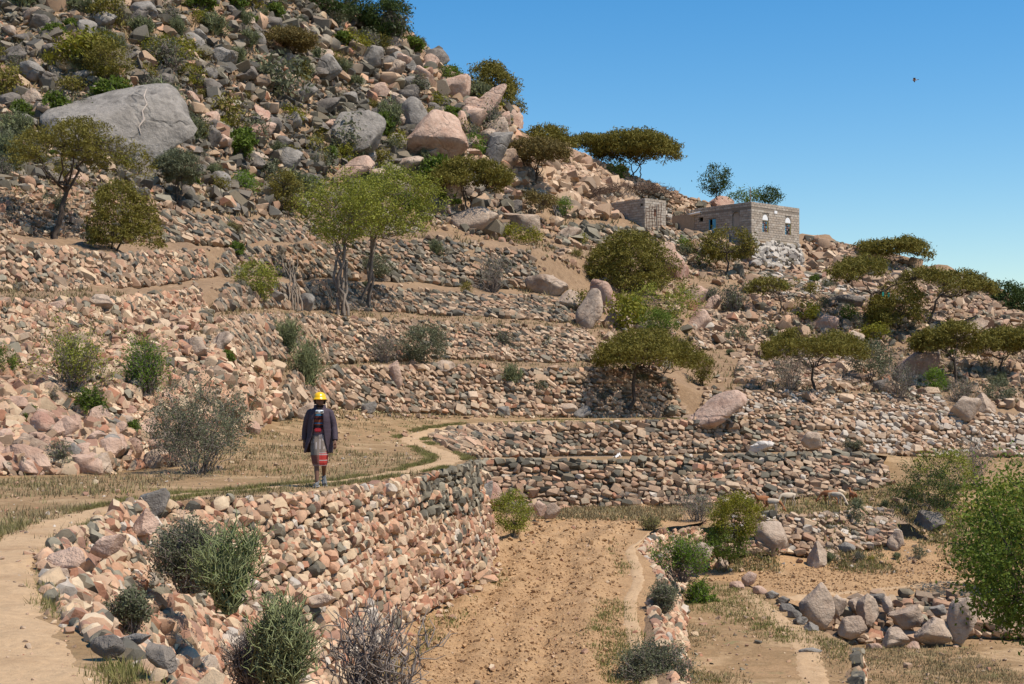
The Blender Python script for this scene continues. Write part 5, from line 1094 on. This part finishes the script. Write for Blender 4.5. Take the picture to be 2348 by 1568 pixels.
o = link('gable_patch', box(.38, .02, .24, 'gable_patch', M['white']), house); o.location = on_wall(dR, nR, 3.25, z1-.62, .035); o.rotation_euler[2] = math.atan2(dR[1], dR[0])
# lean-to with plastered wall
lt = thing('lean_to', 'low plastered lean-to against the left wall of the block house', 'house extension', (HC[0]+dL[0]*7.5, HC[1]+dL[1]*7.5, z0+1.0)); lt['kind'] = 'thing'
lo_ = Vector(lt.location)
def lt_add(nm, me, s_, z_, off, rz): o = link(nm, me, lt); o.location = Vector((HC[0]+dL[0]*s_+nL[0]*off, HC[1]+dL[1]*s_+nL[1]*off, z_))-lo_; o.rotation_euler[2] = rz
zt = ZC+(900-496)/F*124; lt_add('wall', box(2.85, .25, zt-z0+.6, 'wall', M['render'], .02), 7.6, (zt+z0-.6)/2, -.12, rzl); lt_add('roof', box(2.9, 2.4, .12, 'roof', M['render'], .02), 7.6, zt+.03, -1.2, rzl); lt_add('wall', box(.22, 2.1, zt-z0+.5, 'wall', M['render'], .02), 8.9, (zt+z0-.6)/2, -1.4, rzl)
pv, pf = tubes([([P(1576,493.5,123.6), P(1607,487,120.8)], [.10, .10])], 10)
o = link('drain_pipe', mesh_np('drain_pipe', pv, pf, [M['white']], smooth=True), None, None, label='white plastic pipe sticking out above the lean-to of the block house', category='pipe')
pv, pf = tubes([(curve((.0, 0, -.3), (.05, 0, 1.25), RNG, 6, jit=.15), [.06, .055, .05, .05, .045, .03])], 6)
link('roof_post', mesh_np('roof_post', pv, pf, [M['wood']], smooth=True), None, P(1718, 463, 118.4), label='thin crooked wooden post rising from the roof corner of the block house', category='post')
pv, pf = tubes([(curve((0, 0, 0), (.05, 0, .55), RNG, 5, jit=.15), [.04, .04, .03, .03, .02])], 6)
link('roof_post', mesh_np('roof_post', pv, pf, [M['wood']], smooth=True), None, P(1693, 470, 119.6), label='short wooden stub on the roof edge, left of the taller roof post', category='post')
# foundation of pale stones under the right-hand wall
fb = [np.array([HC[0]+dR[0]*s_+nR[0]*.12, HC[1]+dR[1]*s_+nR[1]*.12, z0-2.15]) for s_ in (0, 2.2, 4.4, 6.57)]; ft = [p+np.array([nR[0]*-.05, nR[1]*-.05, 2.13]) for p in fb]
wall('whitish stone foundation wall beneath the right side of the block house', fb, ft, .30, {'lime': .85, 'grey': .15}, 51, cat='foundation wall', name='foundation_wall', aspect=(1.0, 1.7), proud=.12, cover=1.42, taper=(0, 0), group='walls of the houses')
fb = [np.array([HC[0]+dL[0]*s_+nL[0]*.10, HC[1]+dL[1]*s_+nL[1]*.10, z0-2.0]) for s_ in (-.05, 2.2, 4.4)]; ft = [p+np.array([0, 0, 1.98]) for p in fb]
wall('shaded tan stone foundation wall beneath the left side of the block house', fb, ft, .30, {'tan': .8, 'grey': .2}, 52, cat='foundation wall', name='foundation_wall', aspect=(1.0, 1.7), proud=.12, cover=1.42, taper=(0, 0), group='walls of the houses')
# small hut
SC_ = (10.46, 112.0); sdR, sdL = np.array([.76, .65]), np.array([-.65, .76]); sz1 = ZC+(900-454)/F*112; sz0 = sz1-2.8
hut, so = building('block_hut', 'small grey concrete block hut left of the block house', SC_, sdR, 2.4, sdL, 4.87, sz0, sz1, [(1.0, 1.4, sz1-1.35, sz1-.75)], [(.25, .47, sz1-.6, sz1-.35), (3.6, 3.8, sz1-.6, sz1-.4)], [])
o = link('door', box(.5, .03, .9, 'door', M['rust']), hut); o.location = Vector((SC_[0]+sdR[0]*1.2+sdL[0]*.10, SC_[1]+sdR[1]*1.2+sdL[1]*.10, sz1-1.05))-Vector(so); o.rotation_euler[2] = math.atan2(sdR[1], sdR[0])
rp = []
for i in range(6): rp.append((curve(P(1481+i*7, 474-i*1.5, 111.3), P(1482+i*6.4, 528, 111), RNG, 5, jit=.05), [.022]*5))
for i in range(6): rp.append((curve(P(1481, 478+i*8, 111.2), P(1517, 472+i*9, 111.3), RNG, 5, jit=.05), [.022]*5))
pv, pf = tubes(rp, 4); link('stick_lattice', mesh_np('stick_lattice', pv, pf, [M['rust']]), None, None, label='rusty lattice of rods leaning in front of the small hut', category='lattice')
pv, pf = tubes([([P(1507, 528, 110.8), P(1505, 500, 110.9), P(1506, 470, 111)], [.07, .06, .05])], 6); link('wooden_post', mesh_np('wooden_post', pv, pf, [M['wood']]), None, None, label='dark wooden post standing in front of the small hut', category='post')
# thorn hedge and the grey wall behind the hut
wall('rounded grey stone pen wall topped with dead brush, behind the small hut', [P(1372,478,116), P(1400,470,117), P(1460,480,118), P(1500,500,118.5), P(1532,520,119)], [P(1366,452,116.5), P(1400,442,117.5), P(1460,436,118.5), P(1500,440,119), P(1535,450,119.4)], .29, {'grey': .45, 'pale': .35, 'tan': .2}, 61, taper=(.02, .02))
br = []; zr = np.random.default_rng(61); hb = densify([P(1356,472,115.6), P(1362,446,116), P(1395,436,117.2), P(1455,430,118), P(1510,434,119), P(1538,444,119.5)], .12)
for p in hb:
    for _ in range(9):
        a = p+zr.normal(size=3)*np.array([.25, .3, .22]); d = zr.normal(size=3); d[2] *= .5; d /= np.linalg.norm(d); br.append((curve(a-d*.45, a+d*.45, zr, 4, jit=.5), [.018, .015, .012, .008]))
pv, pf = tubes(br, 3); M['brush'] = mat('dead_brush', ramp=[(.10,.065,.045),(.19,.13,.095)], nscale=3, namt=.2, bump=0); link('brush_hedge', mesh_np('brush_hedge', pv, pf, [M['brush']]), None, None, label='brown hedge of dead thorn brush laid on the pen wall', category='brush hedge')
# propped poles, pole bundle, fence bits
for k, (u0, u1, r_, lab) in enumerate(((771,775,.085,'left one of the three pale poles propped by the light green tree'),(779,790,.08,'middle one of the three pale poles propped by the light green tree'),(794,798,.075,'right one of the three pale poles propped by the light green tree'))):
    Y_ = ray(785, 722)[0][1]-.25; pts = curve(P(u1, 724, Y_), P(u0, 596, Y_+.6), np.random.default_rng(k), 8, jit=.13); pv, pf = tubes([(pts, np.linspace(r_, r_*.8, 8))], 8)
    link('wooden_pole', mesh_np('wooden_pole', pv, pf, [M['paleb']], smooth=True), None, None, label=lab, category='pole', group='poles propped by the light green tree')
br = []; Y_ = ray(675, 712)[0][1]-.2
for k in range(9): br.append((curve(P(661+k*4, 713, Y_), P(664+k*1.4+zr.normal()*2, 630+zr.uniform(-6, 18), Y_+.5), zr, 6, jit=.12), np.linspace(.045, .03, 6)))
for k in range(5): br.append((curve(P(668+k, 645, Y_+.4), P(640+k*12, 560+zr.uniform(0, 30), Y_+.9), zr, 6, jit=.2), np.linspace(.03, .012, 6)))
pv, pf = tubes(br, 5); link('pole_bundle', mesh_np('pole_bundle', pv, pf, [M['wood']], smooth=True), None, None, label='bundle of thin sticks standing against the third terrace wall', category='stick bundle')
br = []; Y_ = ray(1283, 500)[0][1]-.2
for k in range(5): br.append((curve(P(1272+k*4, 503, Y_), P(1262+k*4, 462+k*2, Y_+.5), zr, 5, jit=.15), np.linspace(.07, .05, 5)))
pv, pf = tubes(br, 5); link('log_bundle', mesh_np('log_bundle', pv, pf, [M['paleb']], smooth=True), None, None, label='pale logs leaning on the slope left of the blue-grey stones', category='logs')

# vein of the huge slab, and litter
M['vein'] = flat('quartz_vein', (.40,.33,.27), .8, .2)
slab = [o_ for o_ in S.objects if o_.get('label', '').startswith('huge flat grey slab')][0]
bpy.context.view_layer.update()
vp = []
for u, v in ((328,186),(336,205),(330,222),(337,240),(326,256),(330,275),(318,292),(323,308)):
    d = Vector(((u-CX)/F, 1, (HZ-v)/F)).normalized(); im = slab.matrix_world.inverted(); o0 = im @ Vector((0, 0, ZC)); dd = (im.to_3x3() @ d).normalized(); ok, h, n, i = slab.ray_cast(o0, dd)
    if ok: vp.append(slab.matrix_world @ h)
if len(vp) > 3:
    vp = [np.array(p) for p in vp]; wds = [.02, .035, .03, .04, .075, .03, .025, .015][:len(vp)]
    V = []; 
    for p, w_ in zip(vp, wds): V += [p+np.array([-w_, -.03, .02]), p+np.array([0, -.07, .04]), p+np.array([w_, -.03, .02])]
    Q = [q for i in range(len(vp)-1) for q in ([i*3, i*3+1, i*3+4, i*3+3], [i*3+1, i*3+2, i*3+5, i*3+4])]
    im = slab.matrix_world.inverted(); V = [tuple(im @ Vector(v_)) for v_ in V]; link('vein', mesh_np('vein', V, [Q], [M['vein']], smooth=True), slab)
def rag(name, lab, cat, p, w_, h_, col, seed, hang=False):
    rg = np.random.default_rng(seed); n = 7; V = []
    for i in range(n):
        for j in range(n):
            x, y = (i/(n-1)-.5)*w_, (j/(n-1)-.5)*h_
            V.append((x*(1-.4*abs(j/(n-1)-.5)), rg.normal()*.05*w_, y) if hang else (x*rg.uniform(.8, 1.1), y*rg.uniform(.8, 1.1), abs(rg.normal())*.28*w_+.02))
    Q = [[i*n+j, i*n+j+1, (i+1)*n+j+1, (i+1)*n+j] for i in range(n-1) for j in range(n-1)]
    o = link(name, mesh_np(name, V, [Q], [flat(name+'_cloth', col, .8, .1)], smooth=True), None, p, label=lab, category=cat); return o
rag('plastic_bag', 'crumpled white plastic bag on the ledge above the middle wall', 'plastic bag', ray(1414, 1052)[0]+Vector((0, 0, .02)), .34, .25, (.62,.60,.58), 1)
rag('litter', 'small blue scrap of plastic on the bank below the thicket', 'litter', ray(1998+45, 1255)[0]+Vector((0, 0, .03)), .3, .2, (.05,.25,.6), 2)
rag('hanging_rag', 'turquoise rag hanging in the bushy acacia, left one of two', 'rag', P(2024, 674, ray(2062,755)[0][1]-1.6), .13, .30, (.02,.28,.22), 3, True)
rag('hanging_rag', 'turquoise rag hanging in the bushy acacia, right one of two', 'rag', P(2037, 677, ray(2062,755)[0][1]-1.6), .15, .36, (.02,.28,.22), 4, True)

# ------------------------------------------------------------------ figures
def skin(verts, edges, rad, mats, sub=2, root=0):
    me = bpy.data.meshes.new('skin'); me.from_pydata([tuple(v) for v in verts], edges, []); o = bpy.data.objects.new('skin', me); C.objects.link(o)
    o.modifiers.new('s', 'SKIN'); o.modifiers['s'].use_smooth_shade = True
    for i, d in enumerate(me.skin_vertices[0].data): r = rad[i]; d.radius = (r, r) if np.isscalar(r) else r; d.use_root = i == root
    m = o.modifiers.new('b', 'SUBSURF'); m.levels = sub; m.render_levels = sub
    dg = bpy.context.evaluated_depsgraph_get(); dg.update(); out = bpy.data.meshes.new_from_object(o.evaluated_get(dg)); bpy.data.objects.remove(o); bpy.data.meshes.remove(me)
    out.materials.clear(); [out.materials.append(m_) for m_ in mats]; out.polygons.foreach_set('use_smooth', [True]*len(out.polygons)); return out
def chain(V, E, Rr, pts, rads, at=None):
    prev = at; ids = []
    for p, r in zip(pts, rads):
        V.append(p); Rr.append(r); i = len(V)-1; ids.append(i)
        if prev is not None: E.append((prev, i))
        prev = i
    return ids
M['skin'] = flat('brown_skin', (.14,.068,.042), .55, .1, .1, 30); M['hair'] = flat('black_hair', (.012,.010,.009), .8, .1, .3, 40)
fx = P(733, 1115, 26.9); fh = drop(fx[0], fx[1], ZC-.9); base_ = Vector((fx[0], fx[1], fh[2] if fh else fx[2]))
man = thing('person', 'man in a yellow hard hat, open plum jacket and red-hemmed wrap, walking along the path', 'person', base_)
V, E, Rr = [], [], []
tr_ = chain(V, E, Rr, [(0,0,.93),(0,0,1.08),(0,.01,1.25),(0,.01,1.40),(0,0,1.47),(0,-.01,1.53),(0,-.02,1.60)], [(.15,.11),(.13,.10),(.15,.11),(.13,.09),(.06,.055),(.05,.05),(.065,.07)])
for s_, kn, an, hl, to in ((-1, (-.06,-.15,.50), (-.045,-.24,.10), (-.045,-.20,.05), (-.07,-.41,.035)), (1, (.075,-.02,.48), (.065,.33,.19), (.065,.37,.13), (.085,.19,.04))):
    hp = (s_*.085, 0, .88); chain(V, E, Rr, [hp, ((hp[0]+kn[0])/2, (hp[1]+kn[1])/2-.01, .70), kn, ((kn[0]+an[0])/2, (kn[1]+an[1])/2+.02, (kn[2]+an[2])/2+.03), an, hl, to], [.085, .075, .052, .052, .034, .035, .03], tr_[0])
hands = []
for s_ in (-1, 1):
    el, wr = (s_*.27, -s_*.05+.02, 1.13), (s_*.29, -.04-s_*.12, .88); a = chain(V, E, Rr, [(s_*.17,0,1.41), (s_*.225,-s_*.02,1.28), el, wr, (s_*.29,-.06-s_*.13,.83)], [.06,.05,.042,.030,.032], tr_[3])
    for k, (dx, ln) in enumerate(((-.022,.075),(-.008,.085),(.008,.08),(.021,.06))):
        x0 = s_*.29+dx; chain(V, E, Rr, [(x0,-.065-s_*.13+dx*.2,.79), (x0+.002,-.075-s_*.135,.79-ln*.5), (x0-.004*s_,-.06-s_*.13,.79-ln)], [.0095,.009,.0075], a[-1])
    chain(V, E, Rr, [(s_*.29-s_*.03,-.09-s_*.13,.815), (s_*.29-s_*.035,-.105-s_*.13,.78)], [.010,.008], a[-1])
bm_ = skin(V, E, Rr, [M['skin']], 2, 0); link('body', bm_, man); man.rotation_euler[2] = .10
# head
bm = bmesh.new(); bmesh.ops.create_icosphere(bm, subdivisions=4, radius=1)
for v in bm.verts:
    x, y, z = v.co; X, Y_, Z = x*.076, y*.095, z*.118
    if z < 0: X *= 1-.30*z*z; Y_ = Y_*(1-.12*z*z)-(.012*z*z if y < 0 else 0)
    if y < -.3:
        nz = math.exp(-((z+.12)/.16)**2-(x/.16)**2); Y_ -= .026*nz; Y_ += .010*math.exp(-((z-.08)/.10)**2)*(math.exp(-((x-.40)/.2)**2)+math.exp(-((x+.40)/.2)**2)); Y_ -= .006*math.exp(-((z-.25)/.09)**2); Y_ -= .007*math.exp(-((z+.48)/.09)**2-(x/.3)**2)
    v.co = (X, Y_, Z)
me = bpy.data.meshes.new('head'); bm.to_mesh(me); bm.free(); me.materials.append(M['skin']); me.polygons.foreach_set('use_smooth', [True]*len(me.polygons)); hd = link('head', me, man, (0, -.025, 1.615))
for s_ in (-1, 1):
    ev, ef = BR[0]; link('ear', mesh_np('ear', ev*np.array([.02, .04, .06]), ef, [M['skin']], smooth=True), hd, (s_*.078, .01, 0))
    link('eye', mesh_np('eye', ev*np.array([.024, .014, .012]), ef, [M['hair']], smooth=True), hd, (s_*.03, -.083, .012))
def shell(nm, rings, a0, a1, m, n=28, thick=0, wave=None, close=False):
    """rings: (z, cx, cy, rx, ry[, a0, a1]); angle 0 = front (-y), increasing to the viewer's right"""
    V = []
    for r in rings:
        z, cx, cy, rx, ry = r[:5]; b0, b1 = (r[5], r[6]) if len(r) > 5 else (a0, a1)
        for k in range(n):
            a = math.radians(b0+(b1-b0)*k/(n-1 if not close else n)); w_ = 1+(wave(a, z) if wave else 0); V.append((cx+math.sin(a)*rx*w_, cy-math.cos(a)*ry*w_, z))
    nr_ = len(rings); Q = [[i*n+j, i*n+(j+1) % n, (i+1)*n+(j+1) % n, (i+1)*n+j] for i in range(nr_-1) for j in range(n if close else n-1)]
    me = mesh_np(nm, V, [Q], m if isinstance(m, list) else [m], smooth=True)
    if thick:
        o = bpy.data.objects.new('t', me); C.objects.link(o); md = o.modifiers.new('s', 'SOLIDIFY'); md.thickness = thick; md.offset = 1; dg = bpy.context.evaluated_depsgraph_get(); dg.update(); me2 = bpy.data.meshes.new_from_object(o.evaluated_get(dg)); bpy.data.objects.remove(o); me = me2; me.name = nm
    return me
def dense(rings, n):
    R_ = np.array([list(r) for r in rings]); t = np.linspace(0, len(R_)-1, n); return np.stack([np.interp(t, np.arange(len(R_)), R_[:, k]) for k in range(R_.shape[1])], 1)
quilt = lambda a, z: .035*abs(math.sin(z*34+math.sin(a*3)*.5))+.03*math.sin(a*5+z*9)+.02*math.sin(a*9-z*14)
M['jacket'] = flat('plum_quilt', (.05,.034,.045), .75, .18, .4, 25); M['jacket2'] = M['jacket']
link('jacket', shell('jacket', dense([(.64,-.03,.0,.25,.19,44,296),(.75,-.015,.0,.24,.185,34,304),(.95,0,.0,.215,.17,24,316),(1.12,0,0,.205,.155,18,326),(1.28,0,0,.205,.15,17,332),(1.38,0,.005,.19,.13,16,338),(1.44,0,.01,.17,.115,16,340),(1.475,0,.01,.10,.09,22,338)], 34), 0, 0, M['jacket'], 44, .018, quilt), man)
link('collar', shell('collar', dense([(1.455,0,.012,.115,.10,30,330),(1.50,0,.015,.10,.085,32,328),(1.545,0,.02,.095,.085,38,322)], 5), 0, 0, M['jacket'], 24, .016), man)
for s_ in (-1, 1):
    pts = np.array([(s_*.14,.0,1.425),(s_*.19,.0,1.395),(s_*.235,-s_*.02,1.28),(s_*.27,-s_*.05+.02,1.13),(s_*.285,-s_*.09,1.0),(s_*.29,-.04-s_*.12,.88)]); t = np.linspace(0, 5, 22); pts = np.stack([np.interp(t, range(6), pts[:, k]) for k in range(3)], 1)
    rr = np.interp(t, range(6), [.055,.068,.064,.060,.058,.05])*(1+.05*np.abs(np.sin(np.arange(22)*1.5))); pv, pf = tubes([(pts, rr)], 14); link('sleeve', mesh_np('sleeve', pv, pf, [M['jacket']], smooth=True), man)
cols = [('dark_red_knit', (.09,.018,.016)), ('blue_knit', (.03,.13,.24)), ('orange_knit', (.20,.05,.02)), ('black_knit', (.015,.013,.018)), ('mauve_cloth', (.16,.10,.11))]
sm = [flat(n_, c_, .9, .15, .2, 60) for n_, c_ in cols]; band = [(1.0,4),(1.09,4),(1.12,0),(1.16,3),(1.185,2),(1.215,1),(1.225,0),(1.27,2),(1.295,3),(1.34,0),(1.365,1),(1.385,1),(1.41,2),(1.46,0)]
rings = dense([(.92,0,-.005,.155,.125),(1.05,0,-.005,.15,.12),(1.2,0,-.005,.155,.125),(1.35,0,0,.16,.115),(1.44,0,.0,.11,.085)], 53); me = shell('shirt', rings, 0, 360, sm, 28, 0, None, True)
def bidx(z):
    for zz, i in band:
        if z <= zz: return i
    return 0
me.polygons.foreach_set('material_index', [bidx(p.center.z) for p in me.polygons]); link('shirt', me, man)
fold = lambda a, z: .05*math.sin(a*7+z*6)+.035*math.sin(a*13-z*4)
wm = [flat('grey_striped_cloth', (.17,.135,.11), .9, .2, .3, 60), flat('white_stripe_cloth', (.34,.29,.27), .9, .15, .3, 60), flat('red_cloth', (.34,.03,.022), .9, .15, .3, 60), flat('brick_cloth', (.15,.055,.04), .9, .2, .3, 60)]
me = shell('wrap', dense([(.40,.0,-.115,.115,.125),(.46,.0,-.115,.135,.14),(.60,-.005,-.085,.155,.15),(.75,0,-.045,.165,.15),(.90,0,-.01,.165,.135),(.98,0,0,.155,.13)], 48), 0, 360, wm, 44, .008, fold, True)
def widx(p):
    x, y, z = p.center
    if z > .72: return 1 if (int((math.atan2(x, -y)+3.2)*14) % 5 == 0) else 0
    if x > .0: return 1 if (.60 < z < .615 or .635 < z < .65 or .50 < z < .51 or .405 < z < .415 or (.375 < z < .385)) else (2 if z < .66 else 0)
    return 1 if (.40 < z < .408 or .43 < z < .436) else (3 if z < .60 else 0)
me.polygons.foreach_set('material_index', [widx(p) for p in me.polygons]); link('wrap', me, man)
link('belt_pouch', box(.13, .05, .07, 'belt_pouch', flat('red_pouch', (.35,.02,.03), .6), .015), man, (-.03, -.135, 1.07))
link('waist_knot', box(.035, .03, .08, 'waist_knot', wm[1], .01), man, (.03, -.14, .96)).rotation_euler[1] = .3
# helmet
M['hat'] = mat('yellow_plastic', col=(.78,.44,.004), rough=.28, namt=0, bump=0, spec=.5)
hr = [(1.645,0,-.035,.135,.165),(1.655,0,-.035,.138,.17),(1.662,0,-.02,.118,.138),(1.70,0,-.018,.112,.132),(1.74,0,-.015,.098,.116),(1.768,0,-.012,.072,.086),(1.784,0,-.01,.036,.044),(1.787,0,-.01,.003,.003)]
link('hard_hat', shell('hard_hat', hr, 0, 360, M['hat'], 36, .004, lambda a, z: .05*math.exp(-((math.sin(a))/.16)**2)*(1 if z > 1.66 and z < 1.78 else 0), True), man)
link('hair', shell('hair', [(1.56,0,.02,.086,.088,70,290),(1.60,0,.012,.094,.10,62,298),(1.66,0,.008,.096,.108,55,305)], 0, 0, M['hair'], 24, .02), man)
link('beard', shell('beard', [(1.505,0,-.03,.03,.045,-70,70),(1.53,0,-.028,.052,.075,-75,75),(1.565,0,-.026,.067,.090,-78,-38)], 0, 0, M['hair'], 14, .006), man)
M['goggle'] = mat('clear_goggle_plastic', col=(.55,.57,.58), rough=.15, namt=0, bump=0, spec=.8)
gg = link('goggles', shell('goggles', [(1.385,0,-.02,.11,.145,-34,34),(1.40,0,-.02,.115,.155,-38,38),(1.43,0,-.02,.115,.155,-38,38),(1.445,0,-.02,.11,.145,-32,32)], 0, 0, M['goggle'], 14, .012), man)
for s_ in (-1, 1): link('lens', mesh_np('lens', BR[1][0]*np.array([.07, .03, .045]), BR[1][1], [flat('smoky_lens', (.10,.09,.08), .12, .05, 0, spec=.8)], smooth=True), gg, (s_*.042, -.175, 1.414))
M['shoe'] = flat('grey_sneaker', (.13,.13,.128), .7, .2, .2, 50); M['sole'] = flat('pale_sole', (.45,.43,.40), .8)
def shoe(loc, rx, rz):
    s_ = link('shoe', mesh_np('shoe', BR[2][0]*np.array([.095, .27, .09])+np.array([0, -.02, .05]), BR[2][1], [M['shoe']], smooth=True), man, loc); s_.rotation_euler = (rx, 0, rz)
    link('sole', box(.09, .26, .025, 'sole', M['sole'], .01), s_, (0, -.02, .012)); link('cuff', mesh_np('cuff', BR[3][0]*np.array([.085, .11, .08])+np.array([0, .06, .09]), BR[3][1], [M['shoe']], smooth=True), s_)
shoe((-.05, -.28, .01), 0, -.2); shoe((.072, .28, .05), .45, .15)

# goats
GM = {'white': flat('white_goat_hair', (.46,.37,.27), .9, .15, .3, 40), 'brown': flat('brown_goat_hair', (.27,.11,.045), .9, .2, .3, 40), 'cream': flat('cream_goat_hair', (.50,.34,.20), .9, .15, .3, 40), 'horn': flat('goat_horn', (.12,.09,.07), .6)}
def goat(u, v, Y, heading, pose, colors, label, size=.58):
    p = P(u, v, Y); h = drop(p[0], p[1], ZC+2); p = h if h is not None else p; t_ = thing('goat', label, 'goat', p, 'goats grazing on the ledge', math.radians(heading)); t_.scale = (size/.64,)*3
    V, E, Rr = [], [], []      # local +x is the head direction
    sp = chain(V, E, Rr, [(-.30,0,.50),(-.18,0,.50),(0,0,.475),(.18,0,.49),(.27,0,.52)], [(.085,.10),(.105,.115),(.125,.125),(.115,.13),(.085,.10)])
    if pose == 'graze': nk = [(.38,.0,.46),(.47,.02,.32),(.52,.03,.20),(.57,.03,.14),(.62,.03,.10)]
    else: nk = [(.34,0,.62),(.39,0,.72),(.45,0,.76),(.52,0,.74),(.57,0,.72)]
    nn_ = chain(V, E, Rr, nk, [.060,.045,.048,.040,.024], sp[-1])
    hx, hz = nk[2][0], nk[2][2]
    for s_ in (-1, 1): chain(V, E, Rr, [(hx-.01, nk[2][1]+s_*.075, hz+.015), (hx-.02, nk[2][1]+s_*.12, hz-.02)], [.016, .008], nn_[2])
    chain(V, E, Rr, [(-.38,0,.53),(-.41,0,.47)], [.025,.012], sp[0])
    for s_ in (-1, 1):
        chain(V, E, Rr, [(-.27, s_*.075,.44),(-.20, s_*.085,.33),(-.31, s_*.085,.21),(-.285, s_*.085,.10),(-.28, s_*.085,.015)], [.065,.042,.022,.016,.018], sp[0])
        chain(V, E, Rr, [(.20, s_*.07,.40),(.20, s_*.075,.28),(.21, s_*.075,.16),(.205+.03*s_, s_*.075,.08),(.21+.03*s_, s_*.075,.015)], [.055,.032,.021,.016,.018], sp[3])
    me = skin(V, E, Rr, [GM[c] for c in colors], 1, 2)
    if len(colors) > 1: me.polygons.foreach_set('material_index', [(0 if pc[0] < -.12+.04*math.sin(pc[2]*30) else (2 if len(colors) > 2 and (pc[0] > .30) else 1)) for pc in [p_.center for p_ in me.polygons]])
    link('body', me, t_)
    hv, hf = tubes([([(hx-.02, s_*.025, hz+.045), (hx-.06, s_*.035, hz+.10), (hx-.11, s_*.05, hz+.11)], [.013, .010, .004]) for s_ in (-1, 1)], 5); link('horns', mesh_np('horns', hv, hf, [GM['horn']], smooth=True), t_)
goat(1806, 1158, 54, 205, 'graze', ['white'], 'white goat grazing with its head down beside the yellow-green bush')
goat(1768, 1174, 52.2, -28, 'graze', ['brown', 'white', 'brown'], 'white goat with brown rump and head, grazing on the wall edge')
goat(1746, 1160, 54, 200, 'stand', ['brown'], 'brown goat half hidden behind the yellow-green bush', .5)
goat(1903, 1152, 55, 160, 'graze', ['brown'], 'brown goat standing behind the cream and white one')
goat(1915, 1160, 53.5, -50, 'graze', ['cream', 'white'], 'cream goat with a white front half, facing away from the brown one')
goat(1955, 1150, 54.5, 100, 'stand', ['brown'], 'lone brown goat on the right, seen from behind', .5)

# bird
bv = thing('bird', 'small bird gliding alone in the blue sky', 'bird', P(3658/1.745, 320/1.745, 75)); M['feather'] = flat('brown_feather', (.10,.06,.045), .9); M['belly'] = flat('pale_feather', (.5,.36,.28), .9)
link('body', mesh_np('body', BR[4][0]*np.array([.42, .14, .13]), BR[4][1], [M['belly']], smooth=True), bv)
for s_ in (-1, 1):
    V = [(.10, 0, .02), (-.10, 0, .02), (.14, s_*.32, .10), (-.06, s_*.30, .09), (.0, s_*.62, .0), (-.06, s_*.60, .0)]; V += [(x, y, z-.015) for x, y, z in V]; Q = [[0,1,3,2],[2,3,5,4],[6,8,9,7],[8,10,11,9],[0,2,8,6],[2,4,10,8],[1,7,9,3],[3,9,11,5],[4,5,11,10]]
    link('wing', mesh_np('wing', V, [Q], [M['feather']]), bv)
V = [(-.18, .03, 0), (-.18, -.03, 0), (-.36, .08, .01), (-.36, -.08, .01)]; V += [(x, y, z-.012) for x, y, z in V]; link('tail', mesh_np('tail', V, [[[0,1,3,2],[4,6,7,5],[0,2,6,4],[1,5,7,3],[2,3,7,6]]], [M['feather']]), bv); V_ = 0; bv.rotation_euler = (.1, .05, 2.9); bv.scale = (.6, .6, .6)
